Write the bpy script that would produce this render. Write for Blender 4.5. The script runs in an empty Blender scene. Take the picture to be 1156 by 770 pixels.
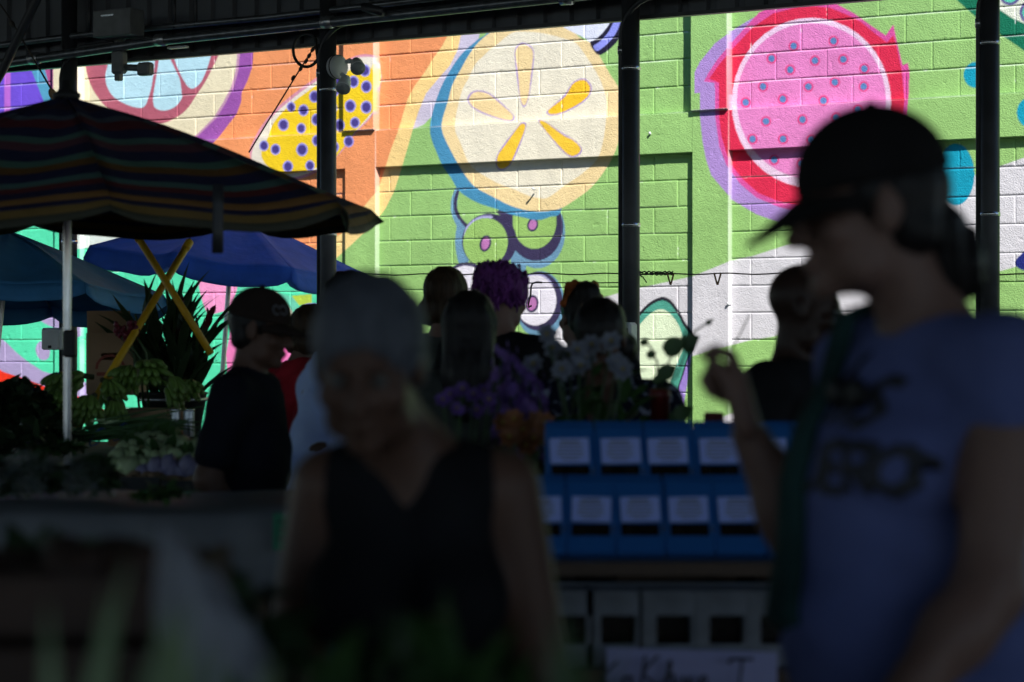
SKY_STRENGTH, SUN_STRENGTH, EXPOSURE, PAINT_GAIN = 0.08, 5, 0.68, .88
SHED_RIGHT, SHED_DEPTH = 22, 45
import bpy, math, random
import numpy as np
from mathutils import Vector, Matrix

R = random.Random(11)
SC = bpy.context.scene
COL = SC.collection
F = 2500.0            # focal length in photograph pixels (1156 wide)
CAM = 1.45            # eye level
TH = math.radians(30.6)
CT, ST = math.cos(TH), math.sin(TH)
K = math.tan(TH) / F
DW, DE = 17.4, 14.0   # where the wall and the eave line cross the view axis
A3 = Vector((CT, -ST, 0))      # along the wall, to the right
N3 = Vector((-ST, -CT, 0))     # out of the wall


def P(x, y, d):
    return Vector(((x - 578) * d / F, d, CAM + (385 - y) * d / F))


def W(s, z, p=0.0):
    return Vector((0, DW, z)) + A3 * s + N3 * p


def E(s, z, q=0.0):            # q: metres from the eave line towards the wall
    return Vector((0, DE, z)) + A3 * s - N3 * q


def E_px(x, y, q=0.0):
    return P(x, y, (DE + q / CT) / (1 + (x - 578) * K))


def W_px(x, y, p=0.0):
    return P(x, y, (DW - p / CT) / (1 + (x - 578) * K))


def lin(c):
    return tuple(((v / 255) / 12.92 if v / 255 <= .04045 else ((v / 255 + .055) / 1.055) ** 2.4) for v in c)


# ------------------------------------------------------------------ materials
def mat(name, col, rough=.6, metal=0., spec=.5, var=.18, scale=12., bump=.0, bscale=80., trans=0., detail=3., col2=None):
    m = bpy.data.materials.new(name)
    m.use_nodes = True
    nt = m.node_tree
    b = nt.nodes['Principled BSDF']
    tc = nt.nodes.new('ShaderNodeTexCoord')
    nz = nt.nodes.new('ShaderNodeTexNoise')
    nz.inputs['Scale'].default_value = scale
    nz.inputs['Detail'].default_value = detail
    nt.links.new(tc.outputs['Object'], nz.inputs['Vector'])
    rp = nt.nodes.new('ShaderNodeValToRGB')
    rp.color_ramp.elements[0].position = .3
    rp.color_ramp.elements[1].position = .7
    c2 = col2 if col2 else tuple(min(1, v * (1 + var)) for v in col)
    rp.color_ramp.elements[0].color = tuple(v * (1 - var) for v in col) + (1,)
    rp.color_ramp.elements[1].color = tuple(c2) + (1,)
    nt.links.new(nz.outputs['Fac'], rp.inputs['Fac'])
    nt.links.new(rp.outputs['Color'], b.inputs['Base Color'])
    b.inputs['Roughness'].default_value = rough
    b.inputs['Metallic'].default_value = metal
    b.inputs['Specular IOR Level'].default_value = spec
    if bump > 0:
        n2 = nt.nodes.new('ShaderNodeTexNoise')
        n2.inputs['Scale'].default_value = bscale
        n2.inputs['Detail'].default_value = 4
        nt.links.new(tc.outputs['Object'], n2.inputs['Vector'])
        bp = nt.nodes.new('ShaderNodeBump')
        bp.inputs['Strength'].default_value = bump
        bp.inputs['Distance'].default_value = .01
        nt.links.new(n2.outputs['Fac'], bp.inputs['Height'])
        nt.links.new(bp.outputs['Normal'], b.inputs['Normal'])
    if trans > 0:
        out = nt.nodes['Material Output']
        tr = nt.nodes.new('ShaderNodeBsdfTranslucent')
        nt.links.new(rp.outputs['Color'], tr.inputs['Color'])
        mx = nt.nodes.new('ShaderNodeMixShader')
        mx.inputs['Fac'].default_value = trans
        nt.links.new(b.outputs['BSDF'], mx.inputs[1])
        nt.links.new(tr.outputs['BSDF'], mx.inputs[2])
        nt.links.new(mx.outputs['Shader'], out.inputs['Surface'])
    return m


# ------------------------------------------------------------------ mesh helpers
def base_loc(o):
    v = Vector((0, 0, 0))
    while o is not None:
        v += o.location
        o = o.parent
    return v


def link_mesh(name, verts, faces, m, parent=None, origin=None, smooth=True, mats=None, fmat=None):
    """verts in world space; a child is stored relative to its thing"""
    off = base_loc(parent) if parent is not None else (Vector(origin) if origin is not None else Vector((0, 0, 0)))
    me = bpy.data.meshes.new(name)
    if isinstance(verts, np.ndarray):
        v = verts - np.array(off)
        fill_mesh(me, v, faces)
    else:
        me.from_pydata([tuple(Vector(p) - off) for p in verts], [], faces)
    for mm in (mats or [m]):
        me.materials.append(mm)
    if fmat is not None:
        me.polygons.foreach_set('material_index', np.array(fmat, dtype=np.int32))
    if smooth:
        me.polygons.foreach_set('use_smooth', np.ones(len(me.polygons), dtype=bool))
    me.update()
    o = bpy.data.objects.new(name, me)
    COL.objects.link(o)
    if parent is not None:
        o.parent = parent
    else:
        o.location = off
    return o


def fill_mesh(me, v, quads):
    quads = np.asarray(quads, dtype=np.int32)
    n, k = quads.shape
    me.vertices.add(len(v))
    me.vertices.foreach_set('co', np.asarray(v, dtype=np.float32).ravel())
    me.loops.add(n * k)
    me.loops.foreach_set('vertex_index', quads.ravel())
    me.polygons.add(n)
    me.polygons.foreach_set('loop_start', np.arange(0, n * k, k, dtype=np.int32))
    me.polygons.foreach_set('loop_total', np.full(n, k, dtype=np.int32))
    me.update(calc_edges=True)
    me.validate()


def tag(o, label=None, cat=None, group=None, kind=None):
    if label:
        o['label'] = label
    if cat:
        o['category'] = cat
    if group:
        o['group'] = group
    if kind:
        o['kind'] = kind
    return o


def empty(name, loc, label=None, cat=None, group=None):
    o = bpy.data.objects.new(name, None)
    o.empty_display_size = .1
    COL.objects.link(o)
    o.location = loc
    return tag(o, label, cat, group)


def kids(o):
    return list(o.children)


def copy_tree(o, parent=None):
    c = o.copy()
    COL.objects.link(c)
    if parent is not None:
        c.parent = parent
    for ch in kids(o):
        copy_tree(ch, c)
    return c


class MB:
    def __init__(s):
        s.v = []
        s.f = []

    def add(s, vs, fs):
        b = len(s.v)
        s.v += [Vector(p) for p in vs]
        s.f += [tuple(b + i for i in f) for f in fs]
        return s

    def box(s, c, size, M=None, bev=.0):
        hx, hy, hz = size[0] / 2, size[1] / 2, size[2] / 2
        M = M or Matrix.Identity(3)
        c = Vector(c)
        if bev <= 0:
            vs = [c + M @ Vector((x * hx, y * hy, z * hz)) for x in (-1, 1) for y in (-1, 1) for z in (-1, 1)]
            return s.add(vs, [(0, 1, 3, 2), (4, 6, 7, 5), (0, 4, 5, 1), (2, 3, 7, 6), (0, 2, 6, 4), (1, 5, 7, 3)])
        b = min(bev, hx * .9, hy * .9, hz * .9)
        vs, idx = [], {}
        for x in (-1, 1):
            for y in (-1, 1):
                for z in (-1, 1):
                    for ax in range(3):
                        q = [x * (hx - b), y * (hy - b), z * (hz - b)]
                        q[ax] = (x * hx, y * hy, z * hz)[ax]
                        idx[(x, y, z, ax)] = len(vs)
                        vs.append(c + M @ Vector(q))
        fs = []
        for ax in range(3):
            o = [i for i in range(3) if i != ax]
            for sg in (-1, 1):
                q = []
                for (u, w) in ((-1, -1), (1, -1), (1, 1), (-1, 1)):
                    k = [0, 0, 0]
                    k[ax] = sg
                    k[o[0]] = u
                    k[o[1]] = w
                    q.append(idx[tuple(k) + (ax,)])
                fs.append(tuple(q))
        for ax in range(3):
            o = [i for i in range(3) if i != ax]
            for u in (-1, 1):
                for w in (-1, 1):
                    q = []
                    for (t, a) in ((-1, o[0]), (1, o[0]), (1, o[1]), (-1, o[1])):
                        k = [0, 0, 0]
                        k[ax] = t
                        k[o[0]] = u
                        k[o[1]] = w
                        q.append(idx[tuple(k) + (a,)])
                    fs.append(tuple(q))
        for x in (-1, 1):
            for y in (-1, 1):
                for z in (-1, 1):
                    fs.append(tuple(idx[(x, y, z, a)] for a in range(3)))
        return s.add(vs, fs)

    def tube(s, pts, r, n=10, cap=True, flat=1.0):
        pts = [Vector(p) for p in pts]
        rs = r if isinstance(r, (list, tuple)) else [r] * len(pts)
        b = len(s.v)
        up = None
        for i, p in enumerate(pts):
            t = (pts[min(i + 1, len(pts) - 1)] - pts[max(i - 1, 0)])
            t = t.normalized() if t.length > 1e-9 else Vector((0, 0, 1))
            if up is None:
                up = t.orthogonal().normalized()
            up = (up - t * up.dot(t))
            up = up.normalized() if up.length > 1e-6 else t.orthogonal().normalized()
            sd = t.cross(up)
            for k in range(n):
                a = 2 * math.pi * k / n
                s.v.append(p + (up * math.cos(a) + sd * math.sin(a) * flat) * rs[i])
        for i in range(len(pts) - 1):
            for k in range(n):
                k2 = (k + 1) % n
                s.f.append((b + i * n + k, b + i * n + k2, b + (i + 1) * n + k2, b + (i + 1) * n + k))
        if cap:
            s.f.append(tuple(b + k for k in range(n))[::-1])
            e = b + (len(pts) - 1) * n
            s.f.append(tuple(e + k for k in range(n)))
        return s

    def lathe(s, prof, c, M=None, n=20):
        M = M or Matrix.Identity(3)
        c = Vector(c)
        b = len(s.v)
        for (r, z) in prof:
            for k in range(n):
                a = 2 * math.pi * k / n
                s.v.append(c + M @ Vector((r * math.cos(a), r * math.sin(a), z)))
        for i in range(len(prof) - 1):
            for k in range(n):
                k2 = (k + 1) % n
                s.f.append((b + i * n + k, b + i * n + k2, b + (i + 1) * n + k2, b + (i + 1) * n + k))
        s.f.append(tuple(b + k for k in range(n))[::-1])
        e = b + (len(prof) - 1) * n
        s.f.append(tuple(e + k for k in range(n)))
        return s

    def ell(s, c, r, M=None, n=16, m=10, wob=0., rnd=None):
        M = M or Matrix.Identity(3)
        c = Vector(c)
        b = len(s.v)
        rnd = rnd or R
        ph = [rnd.uniform(0, 6) for _ in range(4)]
        for i in range(1, m):
            t = math.pi * i / m
            for k in range(n):
                a = 2 * math.pi * k / n
                w = 1 + wob * (math.sin(3 * a + ph[0] + 2 * t) + .7 * math.sin(5 * t + ph[1] + 2 * a) + .5 * math.sin(7 * a + ph[2])) if wob else 1
                s.v.append(c + M @ Vector((r[0] * math.sin(t) * math.cos(a) * w, r[1] * math.sin(t) * math.sin(a) * w, r[2] * math.cos(t) * w)))
        top = len(s.v)
        s.v.append(c + M @ Vector((0, 0, r[2])))
        s.v.append(c + M @ Vector((0, 0, -r[2])))
        for i in range(m - 2):
            for k in range(n):
                k2 = (k + 1) % n
                s.f.append((b + i * n + k, b + (i + 1) * n + k, b + (i + 1) * n + k2, b + i * n + k2))
        for k in range(n):
            k2 = (k + 1) % n
            s.f.append((top, b + k, b + k2))
            e = b + (m - 2) * n
            s.f.append((top + 1, e + k2, e + k))
        return s

    def leaf(s, p, d, L, w, nrm=None, bend=.3, fold=.15, n=6, tip=.1):
        """a folded, drooping blade with two strips of quads"""
        d = Vector(d).normalized()
        nrm = Vector(nrm) if nrm is not None else d.orthogonal()
        nrm = (nrm - d * nrm.dot(d))
        nrm = nrm.normalized() if nrm.length > 1e-5 else d.orthogonal().normalized()
        b = len(s.v)
        q = Vector(p)
        for i in range(n + 1):
            t = i / n
            ww = w * (math.sin(math.pi * min(1, .12 + t * .95)) ** .8 if t < 1 else 0) * (1 if t < .9 else .7) + w * .03
            sd = d.cross(nrm)
            s.v += [q - sd * ww + nrm * fold * ww, q.copy(), q + sd * ww + nrm * fold * ww]
            q = q + d * (L / n)
            dd = (d - nrm * bend / n)
            nrm = (nrm + d * bend / n).normalized()
            d = dd.normalized()
        for i in range(n):
            a = b + i * 3
            s.f += [(a, a + 1, a + 4, a + 3), (a + 1, a + 2, a + 5, a + 4)]
        return s

    def grid(s, pts):
        """pts[i][j]"""
        b = len(s.v)
        ni, nj = len(pts), len(pts[0])
        for row in pts:
            s.v += [Vector(p) for p in row]
        for i in range(ni - 1):
            for j in range(nj - 1):
                s.f.append((b + i * nj + j, b + i * nj + j + 1, b + (i + 1) * nj + j + 1, b + (i + 1) * nj + j))
        return s

    def build(s, name, m, parent=None, origin=None, smooth=True):
        return link_mesh(name, s.v, s.f, m, parent, origin, smooth)


def solid(o, t, off=-1):
    md = o.modifiers.new('thickness', 'SOLIDIFY')
    md.thickness = t
    md.offset = off
    return o


def rotz(a):
    return Matrix.Rotation(math.radians(a), 3, 'Z')


def rotx(a):
    return Matrix.Rotation(math.radians(a), 3, 'X')


def roty(a):
    return Matrix.Rotation(math.radians(a), 3, 'Y')


def basis(zdir, xh=None):
    z = Vector(zdir).normalized()
    x = Vector(xh) if xh is not None else z.orthogonal()
    x = (x - z * x.dot(z)).normalized()
    y = z.cross(x)
    return Matrix((x, y, z)).transposed()


def cr(pts, n=5, closed=True):
    """Catmull-Rom through the points"""
    out = []
    m = len(pts)
    rng = range(m if closed else m - 1)
    for i in rng:
        if closed:
            p0, p1, p2, p3 = pts[(i - 1) % m], pts[i], pts[(i + 1) % m], pts[(i + 2) % m]
        else:
            p0, p1, p2, p3 = pts[max(i - 1, 0)], pts[i], pts[i + 1], pts[min(i + 2, m - 1)]
        for k in range(n):
            t = k / n
            out.append(tuple(.5 * (2 * b + (c - a) * t + (2 * a - 5 * b + 4 * c - d) * t * t + (3 * b - a - 3 * c + d) * t ** 3)
                             for a, b, c, d in zip(p0, p1, p2, p3)))
    if not closed:
        out.append(tuple(pts[-1]))
    return out


# ------------------------------------------------------------------ signed distance bodies
def surface_nets(f, ax):
    s = f < 0
    nx, ny, nz = f.shape
    cnt = np.zeros((nx - 1, ny - 1, nz - 1), np.int8)
    offs = [(i, j, k) for i in (0, 1) for j in (0, 1) for k in (0, 1)]
    for (i, j, k) in offs:
        cnt += s[i:nx - 1 + i, j:ny - 1 + j, k:nz - 1 + k]
    mask = (cnt > 0) & (cnt < 8)
    idx = np.full(mask.shape, -1, np.int64)
    I = np.argwhere(mask)
    idx[mask] = np.arange(len(I))
    acc = np.zeros((len(I), 3))
    n = np.zeros(len(I))
    for c0 in offs:
        for d in range(3):
            if c0[d] == 0:
                c1 = list(c0)
                c1[d] = 1
                a = f[I[:, 0] + c0[0], I[:, 1] + c0[1], I[:, 2] + c0[2]]
                b = f[I[:, 0] + c1[0], I[:, 1] + c1[1], I[:, 2] + c1[2]]
                x = (a < 0) != (b < 0)
                t = np.where(x, a / np.where(x, a - b, 1), 0)
                for e in range(3):
                    acc[:, e] += np.where(x, c0[e] + (t if e == d else 0), 0)
                n += x
    v = I + acc / n[:, None]
    co = np.stack([np.interp(v[:, e], np.arange(len(ax[e])), ax[e]) for e in range(3)], 1)
    quads = []
    for d in range(3):
        o = [e for e in range(3) if e != d]
        sl0 = [slice(None)] * 3
        sl1 = [slice(None)] * 3
        sl0[d] = slice(0, -1)
        sl1[d] = slice(1, None)
        ch = s[tuple(sl0)] != s[tuple(sl1)]
        inner = [slice(None)] * 3
        for e in o:
            inner[e] = slice(1, -1)
        J = np.argwhere(ch[tuple(inner)])
        for e in o:
            J[:, e] += 1
        ins = s[J[:, 0], J[:, 1], J[:, 2]]

        def cell(da, db):
            q = J.copy()
            q[:, o[0]] -= da
            q[:, o[1]] -= db
            return idx[q[:, 0], q[:, 1], q[:, 2]]
        Q = np.stack([cell(1, 1), cell(0, 1), cell(0, 0), cell(1, 0)], 1)
        flip = ins if d != 1 else ~ins
        Q[~flip] = Q[~flip][:, ::-1]
        quads.append(Q)
    return co, np.concatenate(quads)


class SDF:
    def __init__(s, k=.03):
        s.k = k
        s.pr = []

    def cone(s, a, ra, b, rb, asp=1., k=None, op=1):
        s.pr.append(('c', np.array(a, float), ra, np.array(b, float), rb, asp, s.k if k is None else k, op))
        return s

    def chain(s, pts, rs, k=None, op=1):
        for i in range(len(pts) - 1):
            s.cone(pts[i], rs[i], pts[i + 1], rs[i + 1], 1., k, op)
        return s

    def ell(s, c, r, M=None, k=None, op=1):
        s.pr.append(('e', np.array(c, float), np.array(r, float), np.array(M) if M is not None else np.eye(3), 0, 1, s.k if k is None else k, op))
        return s

    def cut(s, p, n):
        """drop what lies on the side the normal points to"""
        s.pr.append(('h', np.array(p, float), np.array(n, float) / np.linalg.norm(n), 0, 0, 1, 0, -1))
        return s

    def bounds(s):
        lo, hi = np.full(3, 1e9), np.full(3, -1e9)
        for q in s.pr:
            if q[7] != 1:
                continue
            a, b = s._bb(q)
            lo, hi = np.minimum(lo, a), np.maximum(hi, b)
        return lo, hi

    def _bb(s, q):
        if q[0] == 'c':
            return np.minimum(q[1] - q[2], q[3] - q[4]), np.maximum(q[1] + q[2], q[3] + q[4])
        m = np.sqrt(((q[3] * q[2][None, :]) ** 2).sum(1))
        return q[1] - m, q[1] + m

    def mesh(s, res, fine=None, fres=None, wob=None, pad=.03):
        lo, hi = s.bounds()
        ax = []
        for e in range(3):
            if fine is None:
                ax.append(np.arange(lo[e] - pad, hi[e] + pad + res, res))
            else:
                p, out = lo[e] - pad, []
                while p < hi[e] + pad + res:
                    out.append(p)
                    p += fres if fine[0][e] <= p <= fine[1][e] else res
                ax.append(np.array(out))
        f = np.full([len(a) for a in ax], 1.)
        for q in s.pr:
            kind, op, k = q[0], q[7], q[6]
            sl = [slice(None)] * 3
            if kind != 'h':
                a, b = s._bb(q)
                mg = k + 3 * res + .01
                ok = True
                for e in range(3):
                    i0, i1 = np.searchsorted(ax[e], a[e] - mg), np.searchsorted(ax[e], b[e] + mg)
                    if i1 <= i0:
                        ok = False
                    sl[e] = slice(i0, i1)
                if not ok:
                    continue
            sl = tuple(sl)
            X = ax[0][sl[0]][:, None, None]
            Y = ax[1][sl[1]][None, :, None]
            Z = ax[2][sl[2]][None, None, :]
            if kind == 'c':
                a, ra, b, rb, asp = q[1:6]
                ba = b - a
                L = max((ba ** 2).sum(), 1e-12)
                t = np.clip(((X - a[0]) * ba[0] + (Y - a[1]) * ba[1] + (Z - a[2]) * ba[2]) / L, 0, 1)
                d = np.sqrt((X - a[0] - t * ba[0]) ** 2 + ((Y - a[1] - t * ba[1]) / asp) ** 2 + (Z - a[2] - t * ba[2]) ** 2) - (ra + (rb - ra) * t)
                d = d * min(1, asp) if asp < 1 else d
            elif kind == 'e':
                c, r, M = q[1], q[2], q[3]
                px, py, pz = X - c[0], Y - c[1], Z - c[2]
                u = (M[0, 0] * px + M[1, 0] * py + M[2, 0] * pz) / r[0]
                v = (M[0, 1] * px + M[1, 1] * py + M[2, 1] * pz) / r[1]
                w = (M[0, 2] * px + M[1, 2] * py + M[2, 2] * pz) / r[2]
                k0 = np.sqrt(u * u + v * v + w * w) + 1e-9
                k1 = np.sqrt((u / r[0]) ** 2 + (v / r[1]) ** 2 + (w / r[2]) ** 2) + 1e-9
                d = k0 * (k0 - 1) / k1
            else:
                d = (X - q[1][0]) * q[2][0] + (Y - q[1][1]) * q[2][1] + (Z - q[1][2]) * q[2][2]
                f = np.maximum(f, d)
                continue
            g = f[sl]
            if op == 1:
                if k > 0:
                    h = np.maximum(k - np.abs(g - d), 0) / k
                    f[sl] = np.minimum(g, d) - h * h * k * .25
                else:
                    f[sl] = np.minimum(g, d)
            else:
                if k > 0:
                    h = np.maximum(k - np.abs(g + d), 0) / k
                    f[sl] = np.maximum(g, -d) + h * h * k * .25
                else:
                    f[sl] = np.maximum(g, -d)
        if wob is not None:
            f = f + wob(ax[0][:, None, None], ax[1][None, :, None], ax[2][None, None, :])
        f[0], f[-1], f[:, 0], f[:, -1], f[:, :, 0], f[:, :, -1] = 1, 1, 1, 1, 1, 1
        return surface_nets(f, ax)


def join(ms):
    vs, fs, b = [], [], 0
    for v, q in ms:
        vs.append(v)
        fs.append(q + b)
        b += len(v)
    return np.concatenate(vs), np.concatenate(fs)
# ------------------------------------------------------------------ light, camera
SUN = (N3 + Vector((0, 0, 1.54)) + A3 * 1.26).normalized()
wd = bpy.data.worlds.new('World')
SC.world = wd
wd.use_nodes = True
nt = wd.node_tree
sky = nt.nodes.new('ShaderNodeTexSky')
sky.sky_type = 'NISHITA'
sky.sun_disc = False
sky.sun_elevation = math.asin(SUN.z)
sky.sun_rotation = math.atan2(SUN.x, SUN.y)
sky.air_density = 1.0
sky.dust_density = .2
sky.ozone_density = 5.0
nt.links.new(sky.outputs['Color'], nt.nodes['Background'].inputs['Color'])
nt.nodes['Background'].inputs['Strength'].default_value = SKY_STRENGTH
sl = bpy.data.lights.new('sun', 'SUN')
sl.energy = SUN_STRENGTH
sl.angle = math.radians(.5)
sl.color = (1, .965, .92)
so = bpy.data.objects.new('sun', sl)
COL.objects.link(so)
so.location = (0, 0, 30)
so.rotation_euler = SUN.to_track_quat('Z', 'Y').to_euler()

cam = bpy.data.cameras.new('camera')
cam.sensor_width = 36
cam.lens = 36 * F / 1156
cam.clip_start = .05
cam.clip_end = 3000
cam.dof.use_dof = True
cam.dof.focus_distance = 13.0
cam.dof.aperture_fstop = 3.0
cam.dof.aperture_blades = 9
co = bpy.data.objects.new('camera', cam)
COL.objects.link(co)
co.location = (0, 0, CAM)
co.rotation_euler = (math.pi / 2, 0, 0)
SC.camera = co
SC.view_settings.view_transform = 'Standard'
SC.view_settings.look = 'None'
SC.view_settings.gamma = 1
SC.view_settings.use_curve_mapping = False
SC.view_settings.exposure = EXPOSURE
SC.cycles.use_denoising = True
SC.cycles.max_bounces = 8
SC.cycles.diffuse_bounces = 5
SC.cycles.glossy_bounces = 3
SC.cycles.transmission_bounces = 4
SC.cycles.sample_clamp_indirect = 4
SC.cycles.caustics_reflective = False
SC.cycles.caustics_refractive = False

# ------------------------------------------------------------------ materials
M = {}
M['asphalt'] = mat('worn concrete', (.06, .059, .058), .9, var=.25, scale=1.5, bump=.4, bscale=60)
M['steel_dark'] = mat('dark painted steel', (.035, .036, .042), .45, .0, .5, .25, 8, .1, 60)
M['fascia'] = mat('dark ribbed sheet metal', (.08, .085, .10), .5, .1, .5, .2, 3, .08, 30)
M['roof'] = mat('dark roof sheet metal', (.05, .052, .058), .5, .2, .5, .15, 1)
M['galv'] = mat('galvanised pipe', (.42, .43, .45), .3, .85, .5, .2, 20)
M['chrome'] = mat('bright umbrella pole', (.62, .64, .68), .25, .8, .5, .1, 20)
M['band'] = mat('steel band', (.75, .75, .76), .25, .9)
M['greybox'] = mat('grey painted box', (.16, .165, .17), .5)
M['white_plastic'] = mat('white plastic housing', (.62, .63, .64), .4, var=.06)
M['lens'] = mat('lamp glass', (.30, .32, .34), .15, var=.05)
M['black'] = mat('black rubber', (.012, .012, .013), .6)
M['wire'] = mat('rusty wire', (.05, .04, .035), .7)
M['wood_pin'] = mat('brown clothes pin', (.28, .13, .05), .6)
M['card'] = mat('brown cardboard', (.34, .215, .125), .85, var=.12, scale=5, bump=.1, bscale=20)
M['ink'] = mat('printed ink', (.03, .03, .04), .7)
M['print_red'] = mat('red printed ink', (.25, .05, .03), .7)
M['yellow_wood'] = mat('yellow painted pole', (.72, .40, .015), .45, var=.12, scale=10)
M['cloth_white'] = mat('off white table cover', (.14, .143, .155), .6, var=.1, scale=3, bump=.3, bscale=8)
M['wood'] = mat('old stall timber', (.11, .07, .045), .8, var=.3, scale=6, bump=.3, bscale=30)
M['darkwood'] = mat('dark brown crate wood', (.045, .022, .014), .7, var=.3, scale=8, bump=.3, bscale=30)

# ------------------------------------------------------------------ ground
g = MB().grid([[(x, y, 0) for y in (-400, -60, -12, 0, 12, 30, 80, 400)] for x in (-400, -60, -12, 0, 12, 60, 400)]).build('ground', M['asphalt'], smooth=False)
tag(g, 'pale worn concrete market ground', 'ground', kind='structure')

M['pale'] = mat('pale bounce paving', (.36, .345, .32), .9, var=.15, scale=3, bump=.3, bscale=60)
pv = MB().grid([[W(s_, .004, p_) for p_ in (3.6, 1.5, .02)] for s_ in (-40, -10, 0, 10, 40)]).build('bounce_paving', M['pale'], smooth=False)  # unseen strip, added to lift the wall's shadows with bounced sun
tag(pv, 'added pale paving strip, out of view, bouncing sunlight onto the mural wall', 'bounce_paving', kind='structure')

# ------------------------------------------------------------------ mural wall
ZB, ZT = CAM + 1.41, CAM + 1.713       # the bond beam
PIL_W = .30
BAY = 3.152
PIL_R = [1.893 + BAY * k for k in (-3, -2, -1, 0, 1, 2)]


def axis_lines(a, b, fa, fb, step, ph):
    """grid lines: close together at every joint, wider between; coarse outside fa..fb"""
    out = []
    k0, k1 = math.floor((a - ph) / step), math.ceil((b - ph) / step)
    for k in range(k0, k1 + 1):
        c = ph + k * step
        if fa <= c <= fb:
            out += [c + d for d in (-.0105, -.0075, -.0048, -.0022, 0, .0022, .0048, .0075, .0105)]
            n = 22
            out += list(np.linspace(c + .0105, c + step - .0105, n + 2)[1:-1])
        else:
            out += [c + d for d in (-.012, -.006, 0, .006, .012)] + list(np.linspace(c + .012, c + step - .012, 7)[1:-1])
    out = np.array(out)
    return out[(out >= a) & (out <= b)]


ss = axis_lines(-9.5, 8.2, -5.7, 4.5, .2, .05)
extra = []
for r in PIL_R:
    for e in (r - PIL_W, r):
        extra += [e - .006, e - .003, e + .003, e + .006]
ss = np.unique(np.concatenate([ss, np.array(extra)]).round(5))
zl = axis_lines(0, ZB - .02, .45, 9, .2, ZB - 2.8)
zu = axis_lines(ZT + .02, 4.9, 0, 3.95, .203, ZT)
zm = np.concatenate([np.linspace(ZB - .02, ZB + .02, 10), np.linspace(ZB + .02, ZT - .02, 33)[1:-1], np.linspace(ZT - .02, ZT + .02, 12)])
zp = CAM + 1.712
zz = np.unique(np.concatenate([zl, zm, zu, [0, 4.9]]).round(5))
Sg, Zg = np.meshgrid(ss, zz, indexing='ij')


def vnoise(x, y, seed):
    """smooth value noise on a lattice"""
    xi, yi = np.floor(x).astype(np.int64), np.floor(y).astype(np.int64)
    fx, fy = x - xi, y - yi
    fx, fy = fx * fx * (3 - 2 * fx), fy * fy * (3 - 2 * fy)

    def h(a, b):
        n = (a * 374761393 + b * 668265263 + seed * 974711) & 0x7fffffff
        n = ((n ^ (n >> 13)) * 1274126177) & 0x7fffffff
        return ((n ^ (n >> 16)) & 0xffff) / 65535.0
    return (h(xi, yi) * (1 - fx) + h(xi + 1, yi) * fx) * (1 - fy) + (h(xi, yi + 1) * (1 - fx) + h(xi + 1, yi + 1) * fx) * fy


inpil = np.zeros(Sg.shape, bool)
for r in PIL_R:
    inpil |= (Sg > r - PIL_W) & (Sg < r)
beam = (Zg > ZB) & (Zg < ZT)
upper = Zg >= ZT
rel = np.where(beam, .05, 0.)
rel = np.where(inpil, np.where(Zg > ZT + .004, .080, .052), rel)
cls = np.where(inpil, 1, np.where(beam, 2, 0))
# block joints
zj = np.where(upper, (Zg - ZT) / .203, (ZB - Zg) / .2)
row = np.floor(zj).astype(int)
dz = np.abs(zj - np.round(zj)) * .2
wob_s = (vnoise(Sg * 3, row * 7.3, 5) - .5) * .012
ph = np.where((row + np.where(upper, 0, 0)) % 2 == 0, .05, .25)
sj = (Sg - ph + wob_s * 0) / .4
ds = np.abs(sj - np.round(sj)) * .4
hz = .0100 * np.exp(-(dz / .0050) ** 2) * (.35 + .9 * vnoise(Sg * 5, row * 3.1, 9))
hs = .0075 * np.exp(-(ds / .0046) ** 2) * (.3 + .9 * vnoise(np.round(sj) * 5.7, row * 9.1, 17))
jt = np.maximum(hz, hs)
jt = np.where(inpil | beam, 0, jt)
bid = vnoise(np.floor(sj + .5 * 0) * 13.7, row * 17.9, 3)
rel = rel - jt + np.where(inpil | beam, 0, (bid - .5) * .005)
rel = rel + (vnoise(Sg * 38, Zg * 38, 21) - .5) * .0013 + (vnoise(Sg * 6, Zg * 6, 23) - .5) * .0025
chips = np.clip(vnoise(Sg * 26, Zg * 26, 31) - .92, 0, 1) * .05
rel = rel - chips
PX = A3.x * Sg + N3.x * rel
PY = DW + A3.y * Sg + N3.y * rel
u = 578 + PX * F / PY
v = 385 - (Zg - CAM) * F / PY

# --- the painting, drawn in the photograph's pixels of the painted wall
NS = 4
U = [u + d for d in (-.3, .3, -.3, .3)]
V = [v + d for d in (-.3, -.3, .3, .3)]
pal = []
ids = [np.zeros(u.shape, np.int16) for _ in range(NS)]


def colour(c):
    pal.append(lin(c))
    return len(pal) - 1


def inside(poly, x, y):
    c = np.zeros(x.shape, bool)
    n = len(poly)
    for i in range(n):
        x1, y1 = poly[i]
        x2, y2 = poly[(i + 1) % n]
        if y1 == y2:
            continue
        t = ((y1 > y) != (y2 > y)) & (x < (x2 - x1) * (y - y1) / (y2 - y1) + x1)
        c ^= t
    return c


def paint(poly, c, smooth=True):
    ci = colour(c)
    q = cr(poly, 5) if smooth else poly
    xs, ys = [p[0] for p in q], [p[1] for p in q]
    for k in range(NS):
        m = (U[k] > min(xs) - 1) & (U[k] < max(xs) + 1) & (V[k] > min(ys) - 1) & (V[k] < max(ys) + 1)
        if not m.any():
            continue
        ii = np.where(m)
        h = inside(q, U[k][ii], V[k][ii])
        ids[k][ii[0][h], ii[1][h]] = ci


def disc(cx, cy, rx, ry, c, rot=0, a0=None, a1=None):
    pts = []
    for i in range(40):
        a = 2 * math.pi * i / 40
        x, y = rx * math.cos(a), ry * math.sin(a)
        w = math.radians(rot)
        pts.append((cx + x * math.cos(w) - y * math.sin(w), cy + x * math.sin(w) + y * math.cos(w)))
    paint(pts, c, False)


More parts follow.
